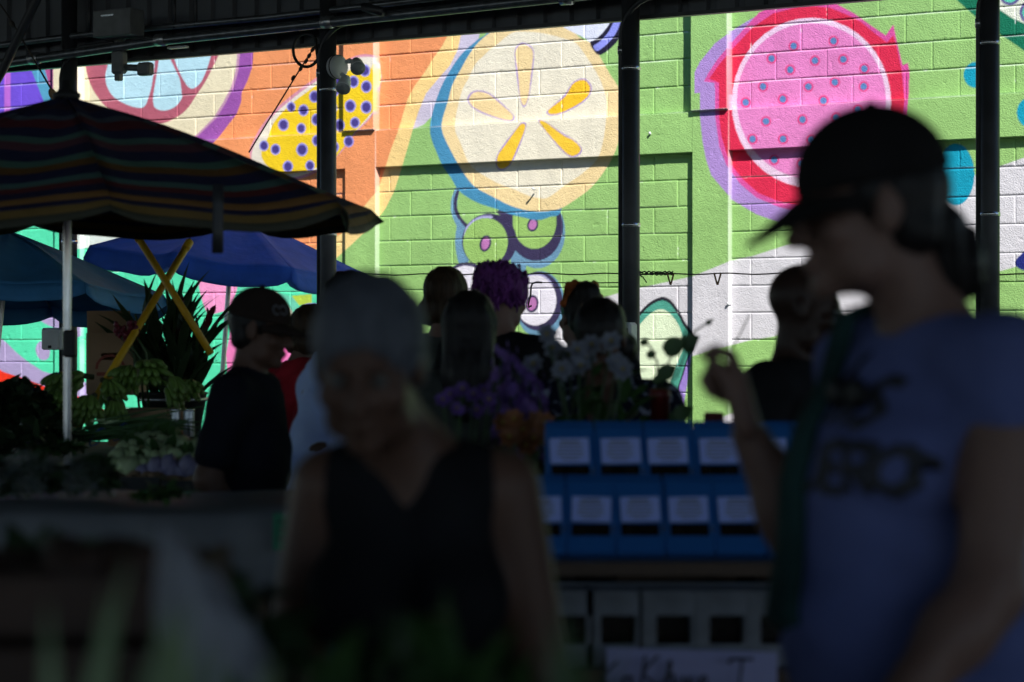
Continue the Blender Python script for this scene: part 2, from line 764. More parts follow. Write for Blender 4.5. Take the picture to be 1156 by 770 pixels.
GREEN, GREEN2 = (153, 194, 122), (153, 194, 122)
CREAM, YEL = (238, 231, 209), (238, 214, 164)
ORANGE = (236, 154, 106)
ids_base = colour(GREEN)
for k in range(NS):
    ids[k][:] = ids_base
paint([(-500, 170), (360, 170), (360, 700), (-500, 700)], (100, 224, 178), False)
# violet field and strips at the far left end
paint([(-400, -100), (90, -100), (90, 170), (-400, 175)], (112, 82, 205), False)
paint([(5, -100), (12, -100), (12, 170), (5, 170)], (190, 112, 210), False)
paint([(20, 40), (37, 83), (50, 116), (62, 150), (74, 150), (59, 110), (52, 83), (40, 40)], (92, 160, 190), False)
paint([(40, 40), (52, 83), (59, 110), (72, 145), (90, 145), (90, 40)], (178, 84, 140), False)
paint([(64, -50), (97, -50), (97, 200), (64, 200)], (205, 110, 170), False)
# orange field
paint([(82, -50), (500, -50), (507, 37), (499.5, 51.5), (489, 66), (478.7, 82.7), (468, 97), (460, 112), (448.7, 150), (441, 169.5), (435, 189), (427, 214), (410, 234), (385, 264), (356, 281), (330, 290), (230, 272), (82, 215)], ORANGE, False)
# passion fruit slice: purple skin, cream, mauve, blue segments
paint([(60, -60), (60, 170), (150, 200), (228, 174), (247, 155), (259, 139), (267, 129), (272, 115.5), (273, 104), (279, 92), (284.6, 76.5), (286, 58), (284, 20), (282, -60)], (152, 88, 164), False)
paint([(60, -60), (60, 170), (150, 190), (212, 166), (227, 150), (244, 133.5), (255, 116), (264, 98), (269, 80), (271, 59), (270, 20), (268, -60)], (196, 150, 178), False)
paint([(60, -60), (60, 170), (150, 188), (208, 164), (224, 150), (241, 133), (252, 115.5), (261, 98), (266, 80), (268, 59), (267, 20), (265, -60)], (232, 222, 190), False)
paint([(88, 20), (96, 72), (102, 95), (112, 112), (125, 125), (150, 138), (180, 140), (200, 132), (212, 122), (222, 107), (232, 92), (240, 76), (247, 60), (253, 20), (170, -20)], (178, 98, 114))
paint([(130, 40), (121, 76), (119, 86), (121, 98), (129, 110), (144, 118.5), (158, 122), (164, 119), (167, 112), (171, 98), (174, 78), (175, 66), (175, 42), (152, 30)], (188, 224, 234))
paint([(180, 50), (179, 69), (176.5, 86), (173.5, 104), (173, 115.5), (175.5, 122), (185, 125), (197, 121), (205, 111.5), (205, 104), (203, 90), (197, 76.5), (190, 62), (184, 48)], (188, 224, 234))
paint([(190, 45), (196, 64), (201, 78), (207, 90), (212.5, 98), (218, 100), (226, 94), (232, 82), (237, 67), (239, 50), (225, 30), (200, 30)], (188, 224, 234))
# spotted yellow fruit
out = [(282, 172), (287, 157), (296, 141), (310.7, 123.5), (324, 112), (342, 98), (357.4, 87.5), (377, 75), (392.5, 67), (406, 62), (420, 62), (426.6, 67), (429, 73), (430, 80.7), (431, 88.5), (429, 100), (425.6, 114), (421.7, 127.4), (416, 136), (402, 150), (392.5, 162.5), (379, 178), (350, 198), (315, 205), (288, 195)]
paint(out, (214, 150, 168))
paint([(x + (2.2 if x < 360 else 0), y + 2.6) for (x, y) in out[:12]] + [(429, 74), (430, 88), (427.5, 101), (424, 114), (420, 128), (414, 136), (400, 150), (390, 162.5), (377, 178), (350, 195), (315, 202), (289, 192)], (232, 224, 208))
paint([(420, 74), (428, 77), (430, 88), (427.5, 101), (424, 114), (420, 128), (416, 118)], (238, 218, 140))
paint([(295, 176), (302.7, 154.7), (308.7, 139), (322, 123.5), (338, 110), (347.7, 103), (361, 94), (381, 86.5), (396, 78.7), (408, 76), (419, 77), (422, 88), (422, 119.6), (418, 129), (404, 145), (396, 155), (385, 170), (372, 183), (345, 193), (312, 195)], (238, 204, 66))
for (x, y, s) in [(328.6, 120.8, .95), (342.6, 124.5, 1.1), (355, 109, 1.15), (320, 141, 1.15), (340, 145, 1), (357.4, 135, 1.15), (298, 164.5, 1), (311, 168.7, 1.05), (341, 169, 1.25), (358, 158.6, 1.1), (381.8, 89.4, 1.1), (399, 92.4, 1.15), (412, 79.7, 1.15), (413.5, 97.8, 1.15), (377, 103, 1.1), (395.4, 119.6, 1.2), (413.5, 121, 1.2), (375, 122, 1.1), (383.3, 141.5, 1.15), (400.7, 138.5, 1.05), (393.7, 159.6, 1.1), (377, 166, 1.1), (325, 188, 1.1), (350, 187, 1), (368, 146, 1.1)]:
    disc(x, y, 5.2 * s, 6. * s, (152, 150, 228))
    disc(x, y, 3.8 * s, 4.5 * s, (72, 62, 132))
# ribbons between orange and green
b1 = [(510, -40), (507, 37), (499.5, 51.5), (489, 66), (478.7, 82.7), (468, 97), (460, 112), (448.7, 150), (441, 169.5), (435, 189), (427, 214), (410, 234), (385, 264.5), (356, 281), (330, 290), (230, 272), (200, 262)]
b2 = [(530, -40), (521, 37), (517, 55.7), (508, 74), (493, 91), (481, 105.6), (472.5, 126), (466, 146), (460, 167.5), (453.6, 189), (445, 216), (435, 235.7), (422, 252), (409, 264.5), (396, 277), (378, 293), (340, 302), (230, 284), (200, 274)]
paint(b1 + b2[::-1], (246, 214, 148), False)
paint(b2[:8] + [(478, 141), (487, 132), (500, 100), (540, 45), (560, -40)], (206, 198, 216), False)
# round dark rimmed fruit
DK, BG = (58, 52, 84), (112, 152, 180)
paint([(514, 213), (509, 228), (510, 242), (516, 256), (522, 265), (530, 262), (520, 247), (516, 232), (518, 216)], BG)
paint([(517, 213), (512.5, 225), (513, 238), (518, 248), (527, 258), (529, 255), (521, 246), (516.5, 236), (516, 226), (519, 214)], DK)
disc(606.5, 262, 31.5, 41, BG)
paint([(578, 262), (592, 262), (594, 300), (588, 322), (578, 310)], BG)
paint([(519, 248), (514, 268), (515, 285), (520, 300), (530, 290)], BG)
disc(604.5, 256, 31, 38.5, DK)
disc(603.5, 249, 24.8, 32, (156, 194, 114))
disc(601.4, 253.7, 6.2, 8, DK, 15)
disc(601.4, 253.7, 4.2, 5.8, (188, 124, 180), 15)
disc(552.5, 272.5, 31, 31.5, DK, 5)
paint([(523.5, 268), (526, 257), (533, 249), (543, 244), (554, 243.4), (556, 246), (545, 247.5), (535, 252), (529, 259), (526, 268)], (174, 172, 216))
disc(548, 273.6, 25.2, 27.6, (156, 194, 114), 5)
disc(548, 274.8, 6.4, 9.6, DK, 15)
disc(548, 274.8, 4.4, 7.2, (188, 124, 180), 15)
paint([(561, 240), (566, 237), (577, 240), (576, 250), (570, 247)], DK)
disc(527, 327, 28, 31, DK)
disc(526, 328, 25.5, 28, (230, 226, 236))
# big cream slice
paint([(570, -10), (551.4, 34.5), (539, 45), (522, 60), (510, 76.5), (499.5, 95), (492, 114), (487, 132.6), (485.4, 147), (488, 159.6), (493, 172), (499.4, 187), (509, 200.7), (517, 214), (526.7, 222), (542, 230), (560, 235.7), (575, 241.6), (595, 246.5), (606, 248.6), (620, 245), (635, 233), (640, 150), (630, 20)], (78, 142, 178))
paint([(566, 28), (543, 45), (530.6, 60), (520, 78.6), (511, 95), (505.7, 114), (499.5, 134.7), (499, 147), (504.7, 161.7), (517, 185), (528.6, 202.6), (538.3, 212.4), (556, 222), (575.4, 231.8), (595, 237.7), (610, 239), (630, 236.5), (648.6, 226), (671, 208), (692, 177), (701, 147), (703, 124), (699.7, 101.8), (689.4, 85), (681, 70.6), (668.6, 50), (656, 43.6), (640, 30), (610, 18), (585, 18)], YEL)
paint([(582.6, 36), (572, 41), (562, 49.5), (553.5, 55.7), (545, 64), (537, 72), (528.6, 89), (522, 101.4), (517, 120), (513.8, 136.8), (514.4, 149), (520, 161.7), (528.6, 183), (538.3, 193), (554, 202.6), (565.6, 208.5), (581, 214), (597, 221), (612.4, 224), (622, 221), (638.6, 208.6), (655.7, 197), (674, 180), (680.6, 160), (683.5, 141), (685, 116), (682, 102), (675, 85), (662, 64), (651, 49.5), (641, 45), (624, 40), (605.5, 36.5)], CREAM)
LIL = (178, 158, 204)


def seed(pts, c):
    cx, cy = sum(p[0] for p in pts) / len(pts), sum(p[1] for p in pts) / len(pts)
    paint(pts, LIL)
    q = []
    for (x, y) in pts:
        d = math.hypot(x - cx, y - cy)
        k = max(.3, 1 - 1.9 / max(d, 1))
        q.append((cx + (x - cx) * k, cy + (y - cy) * k))
    paint(q, c)


seed([(591, 48), (601, 53.6), (602.8, 64), (601, 85), (597, 110), (592, 121), (587, 112), (582.6, 80.6), (581, 60), (583.6, 51.6)], (241, 216, 164))
seed([(527.5, 112), (531.7, 104.5), (540, 102), (551.4, 104.5), (564, 114), (576.4, 126), (581, 132.6), (577.4, 136.8), (564, 134.7), (543, 127.4), (531.7, 120)], (241, 216, 164))
seed([(617, 127.4), (620, 123), (636.6, 107.7), (647, 93), (659.5, 88.5), (667.8, 97), (665.7, 107.7), (655, 118), (636.6, 127.4), (622, 130.5)], (246, 200, 72))
seed([(607.5, 136), (615, 137), (636.6, 151), (649, 158.6), (657, 168), (654, 175), (645, 177.5), (633.6, 169.5), (614.7, 147)], (246, 204, 82))
seed([(593.5, 139), (593, 147), (584.7, 170), (575.4, 187), (566, 192.5), (560, 188), (560.8, 176), (569.5, 161.7), (579, 150), (588, 139)], (246, 204, 82))
# pale shape top right of the slice, dark and periwinkle rim
paint([(640, 10), (636, 31), (660, 43), (668.6, 50), (680, 42), (691, 22), (694, 5)], (226, 230, 244), False)
paint([(694, 5), (690, 22), (683, 34), (673, 44), (666, 48), (671, 58), (678, 62), (691, 53), (701, 40), (705, 24), (706, 5)], (30, 28, 52))
paint([(697, 5), (693.5, 22), (687, 36), (677, 47), (670, 52), (674, 57.5), (684, 51), (695, 38), (701, 22), (702, 5)], (146, 152, 232))
# white diagonal sweep
paint([(600, 357), (640, 347), (675, 338), (704, 329), (782, 312), (826, 294), (850, 289), (918, 267), (1000, 238), (1100, 198), (1156, 178), (1260, 140), (1260, 270), (1133, 305), (1086, 317), (980, 350), (873, 380), (843, 385), (782, 402), (700, 425), (600, 455)], (213, 211, 216), False)
disc(610, 344, 28, 38, BG)
disc(608, 340, 27, 33.5, DK)
paint([(586, 322), (592, 313), (602, 309), (614, 311), (622, 318), (624, 321), (612, 313.5), (600, 313), (590, 320), (587, 330)], (174, 172, 216))
disc(604.5, 339, 23.5, 28.5, (234, 230, 240))
disc(600.6, 343, 7.4, 10, DK, 10)
disc(600.6, 343, 5.2, 7.4, (188, 124, 180), 10)
# avocado at the bottom
av = [(714, 362), (722.3, 352.3), (732.7, 342), (745.7, 335.5), (756, 338), (766.5, 351), (774, 365), (782, 375.7), (784, 391), (777, 405), (771.7, 422.5), (766, 440.6), (766, 461.4), (772, 500), (700, 520), (688, 470), (686, 420), (700, 385)]
paint([(780, 402), (777, 425), (773, 450), (768, 475), (760, 478), (764, 440), (772, 410)], (156, 132, 206))
paint(av, (34, 34, 44))
cxa, cya = 738, 425
paint([(cxa + (x - cxa) * .94, cya + (y - cya) * .965 + 1) for (x, y) in av], (84, 158, 140))
paint([(715, 378), (723.6, 365), (735, 353.6), (745.7, 349), (756, 353.6), (766.5, 368), (772, 388.7), (767, 404), (760, 420), (756, 438), (757, 461), (752, 500), (705, 505), (698, 440), (704, 400)], (222, 236, 204))
# dragon fruit
paint([(856, 17), (840, 26), (826, 35), (807, 49), (790, 70), (784, 82), (784, 105), (790, 105), (790, 131), (793, 159), (797, 180), (803, 198), (827, 226), (854, 242), (882, 252), (914, 251), (960, 238), (960, 100)], (172, 142, 204), False)
mg = [(794.5, 92), (800, 82), (810, 67), (826, 48), (845, 27), (857, 14), (873, 7), (901, 2), (931, 1), (945, 4.7), (964, 15), (985, 30), (1000, 40), (1008.4, 27.6), (1013, 49), (1019, 73.6), (1024.8, 71), (1026.7, 80.6), (1026, 105), (1023.6, 131), (1015, 180), (990, 212), (950, 228), (905, 240), (880, 234), (854, 223), (836, 208), (820, 186), (812, 165), (807.4, 131), (807, 93.5)]
paint(mg, (214, 88, 158), False)
paint([(800.4, 89), (812, 72.5), (826, 56), (849.5, 31), (873, 15), (901, 8), (919.6, 7), (938, 9), (957, 17), (971, 24), (987, 37), (1001.4, 48), (1008.4, 40), (1012, 51), (1018, 79.5), (1021, 112), (1019, 133), (1008, 178), (985, 205), (950, 222), (905, 233), (878, 227), (856, 218), (839, 203), (827.7, 189), (820, 173), (814, 152), (811.6, 131), (811.6, 93.5)], (216, 52, 82), False)
disc(916, 116, 90, 96, (236, 206, 230))
disc(916, 114, 84.3, 88, (226, 136, 194))
for (x, y) in [(896, 52), (941, 46.3), (871, 66), (892, 78.8), (920, 68.5), (952, 67), (975.7, 77.6), (861.4, 97.7), (912.6, 98), (942.5, 92.8), (975, 97.7), (841.8, 115.7), (883.8, 112), (929.6, 113.6), (968.5, 124), (864.7, 137), (906, 135), (944, 133), (849.5, 157), (884, 157), (916, 158), (874, 180.5), (950, 165), (975, 155), (905, 185), (940, 190)]:
    disc(x, y, 5.8, 6, (224, 76, 134))
    disc(x, y, 3.8, 4, (94, 134, 186))
paint([(933, -3), (952, -3), (941, 4)], (44, 168, 190), False)
# right end: teal dots, dark green sweep, grapes
disc(1101.6, 84.6, 13.7, 14.6, (34, 156, 184))
disc(1079, 197, 21, 35, (34, 156, 184))
disc(1163, 127, 15, 17, (34, 156, 184))
paint([(1060, -18), (1080, 0), (1108, 25), (1137, 44), (1160, 60), (1300, 140), (1300, 80), (1160, 28), (1142, 20), (1130, 12), (1100, -18)], (24, 112, 84), False)
paint([(1100, -18), (1130, 12), (1142, 20), (1160, 28), (1300, 80), (1300, -60), (1100, -60)], (222, 226, 208), False)
for (x, y, r) in [(1140, -6, 12), (1165, 14, 14), (1180, -12, 14)]:
    disc(x, y, r, r, (96, 90, 140))
    disc(x, y, r - 3.2, r - 3.2, (104, 204, 176))
paint([(1146, 296), (1151, 289), (1160, 283), (1176, 292), (1166, 306), (1150, 303)], (34, 44, 120))
paint([(770, 487), (800, 476), (900, 440), (1156, 385), (1300, 350), (1300, 700), (770, 700)], (212, 208, 216), False)
# lower left, seen under the parasols
paint([(200, 250), (300, 250), (300, 330), (230, 330)], (110, 222, 182), False)
paint([(80, 262), (140, 258), (140, 275), (80, 282)], (226, 236, 230), False)
LAV = (172, 158, 198)
paint([(-20, 370), (6, 385.6), (18.7, 398), (31, 408), (48, 419), (67.5, 425), (100, 432), (100, 470), (-20, 470)], LAV, False)
paint([(-20, 405), (4, 420), (25, 427), (52, 436.5), (85, 446), (130, 470), (-20, 470)], (240, 62, 44), False)
disc(48.4, 396, 8, 11, LAV, -12)
paint([(34, 352), (44, 361), (56, 368), (68, 372), (90, 380), (90, 345)], LAV)
paint([(119, 355), (126, 355), (125.5, 366), (122.6, 371), (120, 366)], LAV)
paint([(141, 358), (148, 358), (146, 366), (143, 365)], LAV)
paint([(-20, 352), (4, 354), (3, 361), (-20, 364)], (196, 214, 92), False)
paint([(225, 300), (268, 300), (262, 345), (250, 352), (232, 350)], (244, 160, 206))
paint([(268, 335), (300, 340), (326, 360), (331, 385), (330, 430), (262, 480), (255, 400)], (238, 132, 190), False)
disc(303, 392, 22, 24, (226, 104, 168))
paint([(300, 330), (312, 330), (330, 352), (338, 385), (336, 432), (330, 432), (331, 385), (322, 362)], (236, 232, 208), False)
paint([(312, 330), (332, 336), (340, 356), (341, 390), (336, 385), (330, 352)], (122, 214, 184), False)
paint([(329, 334), (352, 332), (352, 343), (338, 345)], (186, 212, 92), False)
disc(352, 366, 21, 24, (160, 160, 232))
disc(354, 372, 19, 21, (86, 128, 92))
LUT = np.array(pal)
lum_ = LUT @ np.array([.21, .72, .07])
LUT = np.clip(lum_[:, None] + (LUT - lum_[:, None]) * 1.07, .004, 1)
rgb = sum(LUT[i] for i in ids) / NS * PAINT_GAIN
# worn paint: pale scuffs on block edges; sun catching on lips painted in too
wear_glint = np.clip((vnoise(Sg * 18, Zg * 18, 41) * .6 + vnoise(Sg * 55, Zg * 55, 43) * .4 - .70) * 6, 0, 1) * np.clip(jt / .004, 0, 1)
lip_glint = np.exp(-((Zg - ZT - .004) / .006) ** 2) * (.3 + .8 * vnoise(Sg * 9, Zg * 0, 61))  # pale line painted in where the beam ledge catches the sun
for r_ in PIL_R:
    lip_glint = np.maximum(lip_glint, np.exp(-((Sg - r_) / .0055) ** 2) * (.2 + .7 * vnoise(Sg * 0, Zg * 6, 67)))  # pilaster edges: paler plaster, with their sun catch painted in
joint_glint = np.exp(-((zj - np.round(zj)) * .2 + .004) ** 2 / .004 ** 2) * np.clip(vnoise(Sg * 4, row * 2.3, 71) * 1.7 - .25, 0, 1) * (~inpil & ~beam)  # lit lower lips of the joints, put into the colour
wear_glint = np.clip(np.maximum(np.maximum(wear_glint, lip_glint), joint_glint * .8), 0, 1)
rgb = rgb * (1 - .6 * wear_glint[..., None]) + .74 * .6 * wear_glint[..., None]
streak = 1 - .14 * np.clip(vnoise(Sg * 7, Zg * 5, 57) * .6 + vnoise(Sg * 21, Zg * 17, 58) * .4 - .45, -.3, 1) - .10 * np.clip(vnoise(Sg * 14, Zg * 1.1, 51) - .55, 0, 1) - .08 * (vnoise(Sg * 2.2, Zg * 2.2, 53) - .5) - .05 * (bid - .5)
rgb = np.clip(rgb * streak[..., None], 0, .92)

mm = bpy.data.materials.new('painted block wall')
mm.use_nodes = True
n_ = mm.node_tree
bs = n_.nodes['Principled BSDF']
at = n_.nodes.new('ShaderNodeAttribute')
at.attribute_name = 'paint'
tc = n_.nodes.new('ShaderNodeTexCoord')
nz = n_.nodes.new('ShaderNodeTexNoise')
nz.inputs['Scale'].default_value = 110
nz.inputs['Detail'].default_value = 3
n_.links.new(tc.outputs['Object'], nz.inputs['Vector'])
bp = n_.nodes.new('ShaderNodeBump')
bp.inputs['Strength'].default_value = .9
bp.inputs['Distance'].default_value = .006
n_.links.new(nz.outputs['Fac'], bp.inputs['Height'])
n_.links.new(bp.outputs['Normal'], bs.inputs['Normal'])
n_.links.new(at.outputs['Color'], bs.inputs['Base Color'])
bs.inputs['Roughness'].default_value = .75
bs.inputs['Specular IOR Level'].default_value = .2
M['mural'] = mm

ns_, nz_ = Sg.shape
VV = np.stack([PX, PY, Zg], -1).reshape(-1, 3)
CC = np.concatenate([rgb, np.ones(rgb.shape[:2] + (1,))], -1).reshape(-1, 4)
ii = np.arange(ns_ * nz_).reshape(ns_, nz_)
Q = np.stack([ii[:-1, :-1], ii[1:, :-1], ii[1:, 1:], ii[:-1, 1:]], -1)
qc = np.maximum(cls[:-1, :-1], 0)
sc_ = .25 * 0 + (ss[:-1] + ss[1:]) / 2
zc_ = (zz[:-1] + zz[1:]) / 2
fc = np.zeros(Q.shape[:2], int)
for r in PIL_R:
    fc[(sc_ > r - PIL_W - .003) & (sc_ < r + .003), :] = 1
fc[(fc == 0) & ((zc_ > ZB - .003) & (zc_ < ZT + .003))[None, :]] = 2


def wall_piece(name, mask, parent=None):
    q = Q[mask]
    used, inv = np.unique(q.ravel(), return_inverse=True)
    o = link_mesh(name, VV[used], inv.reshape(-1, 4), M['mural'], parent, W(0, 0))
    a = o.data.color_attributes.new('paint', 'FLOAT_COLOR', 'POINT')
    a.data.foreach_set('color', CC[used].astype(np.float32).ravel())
    return o


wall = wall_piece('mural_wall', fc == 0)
tag(wall, 'long painted block wall with a bright mural of giant fruit in full sun', 'wall')
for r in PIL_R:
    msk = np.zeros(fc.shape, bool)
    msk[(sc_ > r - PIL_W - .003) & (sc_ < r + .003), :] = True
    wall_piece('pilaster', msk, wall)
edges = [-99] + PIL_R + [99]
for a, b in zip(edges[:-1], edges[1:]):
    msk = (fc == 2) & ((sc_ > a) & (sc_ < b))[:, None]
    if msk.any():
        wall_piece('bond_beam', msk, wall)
m = MB()
m.box(W(-.65, 2.4, -.16), (17.7, .28, 4.8), rotz(-math.degrees(TH)))
m.build('core', M['cloth_white'], wall, smooth=False)
m = MB()
m.box(W(-.65, 4.95, -.12), (17.8, .5, .12), rotz(-math.degrees(TH)), .02)
m.build('coping', M['greybox'], wall, smooth=False)
for (x, y) in [(603, 214), (735, 152), (823, 344)]:
    c = W_px(x + 3, y, .0)
    c = c + N3 * .02
    MB().tube([c, c + N3 * .03, c + N3 * .05 + Vector((0, 0, .008))], [.007, .006, .010], 8).build('peg', M['white_plastic'], wall)

# ------------------------------------------------------------------ market shed
shed = empty('market_shed', E(.845, 0), 'dark steel market shed with ribbed fascia and slim black posts', 'building')
EZ = CAM + 355 * (DE + .12 / CT) / F        # bottom of the fascia


def ribbed(s0, s1, q, z0, z1, pitch=.19, dep=.03, t=.004):
    prof = []
    s = s0
    while s < s1:
        prof += [(s, 0), (s + pitch * .62, 0), (s + pitch * .70, dep), (s + pitch * .92, dep)]
        s += pitch
    m = MB()
    return m.grid([[E(a, z, q + b) for (a, b) in prof] for z in (z0, z1)])


S0, S1 = -SHED_RIGHT, SHED_RIGHT
fa = ribbed(S0, S1, .12, EZ, EZ + .80).build('fascia', M['fascia'], shed, smooth=False)
solid(fa, .004, 0)
fl = MB()
fl.box((E(S0, EZ - .012, .13) + E(S1, EZ - .012, .13)) / 2, (S1 - S0, .05, .024), rotz(-math.degrees(TH)))
fl.build('drip_edge', M['steel_dark'], shed, smooth=False)
# roof sheet: rises from the eave towards and beyond the camera
m = MB()
nq = 8
pts = []
for i in range(nq + 1):
    q = .3 - (SHED_DEPTH + .3) * i / nq
    pts.append([E(s, EZ + .80 - q * .10 + .0, q) for s in np.linspace(S0, S1, 12)])
rf = m.grid(pts).build('roof', M['roof'], shed, smooth=False)
solid(rf, .05, 0)
for q in (-2.5, -5.5, -8.5, -11.5):
    if q > -SHED_DEPTH:
        m = MB()
        m.box((E(S0, EZ + .71 - q * .10, q) + E(S1, EZ + .71 - q * .10, q)) / 2, (S1 - S0, .10, .16), rotz(-math.degrees(TH)))
        m.build('purlin', M['steel_dark'], shed, smooth=False)
m = MB()
m.box((E(S0, EZ + .62, .02) + E(S1, EZ + .62, .02)) / 2, (S1 - S0, .09, .18), rotz(-math.degrees(TH)))
m.build('eave_beam', M['steel_dark'], shed, smooth=False)
PS = [.845 + 2.266 * k for k in (-4, -3, -2, -1, 0, 1, 2)]
for i, s in enumerate(PS):
    po = MB().tube([E(s, 0), E(s, EZ + .75)], .056, 24).build('post', M['steel_dark'], shed)
    MB().lathe([(.11, 0), (.11, .015), (.06, .02)], E(s, 0)).build('foot_plate', M['steel_dark'], po)
    for z in (CAM + 1.67, CAM + .71):
        MB().lathe([(.0575, -.011), (.0592, -.011), (.0592, .011), (.0575, .011)], E(s, z), None, 24).build('clamp_band', M['band'], po)
    cs = s - .056
    arc = [E(cs, .6, -.022), E(cs, EZ - .18, -.022)]
    for k in range(1, 8):
        a = math.pi / 2 * k / 7
        arc.append(E(cs + .26 * (1 - math.cos(a)), EZ - .18 + .26 * math.sin(a), -.022 - .05 * k / 7))
    arc.append(E(cs + .55, EZ + .085, -.10))
    MB().tube(arc, .017, 10).build('conduit', M['steel_dark'], po)
    MB().lathe([(.021, 0), (.021, .05)], E(cs, EZ - .25, -.022), None, 12).build('coupling', M['galv'], po)


def eave_pipe(name, pts, r, mm, q):
    return MB().tube([E_px(x, y, q) for (x, y) in pts], r, 14).build(name, mm, shed)


M['pipe'] = mat('weathered pipe', (.20, .205, .22), .32, .75, .5, .25, 15)
eave_pipe('water_pipe', [(-160, 86), (8, 71), (180, 46), (430, 19), (700, -10), (1300, -80)], .034, M['pipe'], -.12)
eave_pipe('upper_conduit', [(-160, 65), (0, 51), (113, 37), (300, 20), (560, -10), (1200, -90)], .022, M['pipe'], -.02)
for (x, y) in [(39, 66), (182, 45), (370, 25), (640, -2)]:
    c = E_px(x, y, -.12)
    MB().tube([c - A3 * .04, c + A3 * .04], .043, 14).build('pipe_collar', M['galv'], shed)
for (x, y) in [(101, 25), (197, 18), (221, 15)]:
    MB().tube([E_px(x, y - 30, -.03), E_px(x, y + 14, -.03)], .012, 8).build('hanger_rod', M['steel_dark'], shed)
MB().tube([E_px(-25, 128, -.35), E_px(2, 81, -.35), E_px(44, -6, -.35), E_px(75, -70, -.35)], .032, 12).build('brace', M['steel_dark'], shed)
MB().tube([E_px(410, 8, -.2), E_px(433, 14, -.2)], .03, 8).build('bracket', M['steel_dark'], shed)

# box, lamps, outlet boxes on the shed
def oriented_box(name, x0, y0, x1, y1, q, dep, m, label, cat, bev=.006, group=None):
    a, b = E_px(x0, y1, q), E_px(x1, y0, q)
    c = (a + b) / 2
    wdt = (Vector((b.x - a.x, b.y - a.y, 0))).length
    o = MB().box(c - N3 * 0, (wdt, dep, b.z - a.z), rotz(-math.degrees(TH)), bev).build(name, m, None, (c.x, c.y, min(a.z, b.z)), smooth=False)
    tag(o, label, cat, group)
    return o, c, wdt, b.z - a.z


eb, c, w_, h_ = oriented_box('electrical_box', 113, 10, 155, 44, -.20, .16, M['greybox'], 'grey metal electrical box fixed above the eave pipes', 'electrical box')
MB().box(c + N3 * .083 + Vector((0, 0, h_ * .28)) - A3 * .03, (.11, .006, .012), rotz(-math.degrees(TH))).build('name_plate', M['band'], eb, smooth=False)
for i, (ps, sx) in enumerate([(-.845 - 2.266 * 0 + .845 * 2 - 2.266 * 2 - .0, 1), (0, 0), (0, 0)]):
    pass
OB = [((51, 370, 74, 395), 'pale outlet box on the post beside the teal parasol'),
      ((335, 367, 359, 396), 'dark outlet box on the post beside the blue parasol'),
      ((691, 364, 716, 400), 'grey metal outlet box on the post behind the flowers')]
for i, ((x0, y0, x1, y1), lb) in enumerate(OB):
    o, c, w_, h_ = oriented_box('outlet_box', x0, y0, x1, y1, -.075, .10, M['white_plastic'] if i != 1 else M['greybox'], lb, 'outlet box', .014, 'outlet boxes on the shed posts')
    MB().box(c + N3 * .053 - Vector((0, 0, .012)), (w_ * .8, .008, h_ * .78), rotz(-math.degrees(TH)), .003).build('cover', M['greybox'] if i else M['white_plastic'], o, smooth=False)
    MB().box(c + N3 * .058 - Vector((0, 0, h_ * .36)), (.03, .012, .02), rotz(-math.degrees(TH)), .003).build('latch', M['black'], o, smooth=False)

# twin bullet security light on the second post
c = E_px(384, 76, -.0)
lamp = empty('security_light', c, 'white twin head security light clamped to a post before the yellow spotted fruit', 'lamp')
MB().lathe([(.0, 0), (.075, .0), (.078, .012), (.078, .045), (.06, .06)], E_px(378, 76, 0), basis(A3 + N3 * .25)).build('base', M['white_plastic'], lamp)
MB().lathe([(.079, .03), (.082, .03), (.082, .036), (.079, .036)], E_px(378, 76, 0), basis(A3 + N3 * .25)).build('rim_ring', M['black'], lamp)
for (p0, p1, pc) in [((391, 70), (398, 70), (403, 73)), ((386, 84), (389, 89), (389, 94))]:
    k0, k1 = E_px(*p0, -.04), E_px(*p1, -.06)
    MB().tube([k0, (k0 + k1) / 2 + Vector((0, 0, .008)), k1], [.014, .018, .014], 10).build('knuckle', M['white_plastic'], lamp)
    cc = E_px(*pc, -.09)
    d = (cc - k1).normalized() + N3 * .5 - Vector((0, 0, .35))
    hd = MB().lathe([(.012, -.06), (.030, -.055), (.040, -.02), (.046, .03), (.050, .055), (.050, .06)], cc, basis(d)).build('lamp_head', M['white_plastic'], lamp)
    MB().lathe([(.044, .058), (.044, .0625)], cc, basis(d)).build('lens', M['lens'], hd)
# twin flood light under the eave
c = E_px(146, 60, -.08)
lamp = empty('flood_light', c, 'dark twin flood light hanging below the eave before the blue fruit slice', 'lamp')
MB().box(E_px(134, 64, -.08), (.05, .05, .34), rotz(-math.degrees(TH)), .008).build('arm', M['greybox'], lamp, smooth=False)
MB().tube([E_px(138, 76, -.08), E_px(162, 77, -.08)], .024, 12).build('crossbar', M['greybox'], lamp)
for (x0, y0, x1, y1) in [(128, 57, 141, 84), (157, 70, 171, 86)]:
    a, b = E_px(x0, y1, -.1), E_px(x1, y0, -.1)
    cc = (a + b) / 2
    hd = MB().box(cc, (abs(b.x - a.x) / CT, .07, b.z - a.z), rotz(-math.degrees(TH)), .014).build('lamp_head', M['greybox'], lamp, smooth=False)
    MB().box(cc - N3 * .037, (abs(b.x - a.x) / CT * .8, .006, (b.z - a.z) * .8), rotz(-math.degrees(TH)), .002).build('lens', M['lens'], hd, smooth=False)
o = MB().box(E_px(201, 53.5, -.16), (.16, .05, .014), rotz(-math.degrees(TH)), .005).build('junction_cover', M['white_plastic'], None, E_px(201, 53.5, -.16), smooth=False)
tag(o, 'small pale cover plate under the eave pipe', 'cover plate')
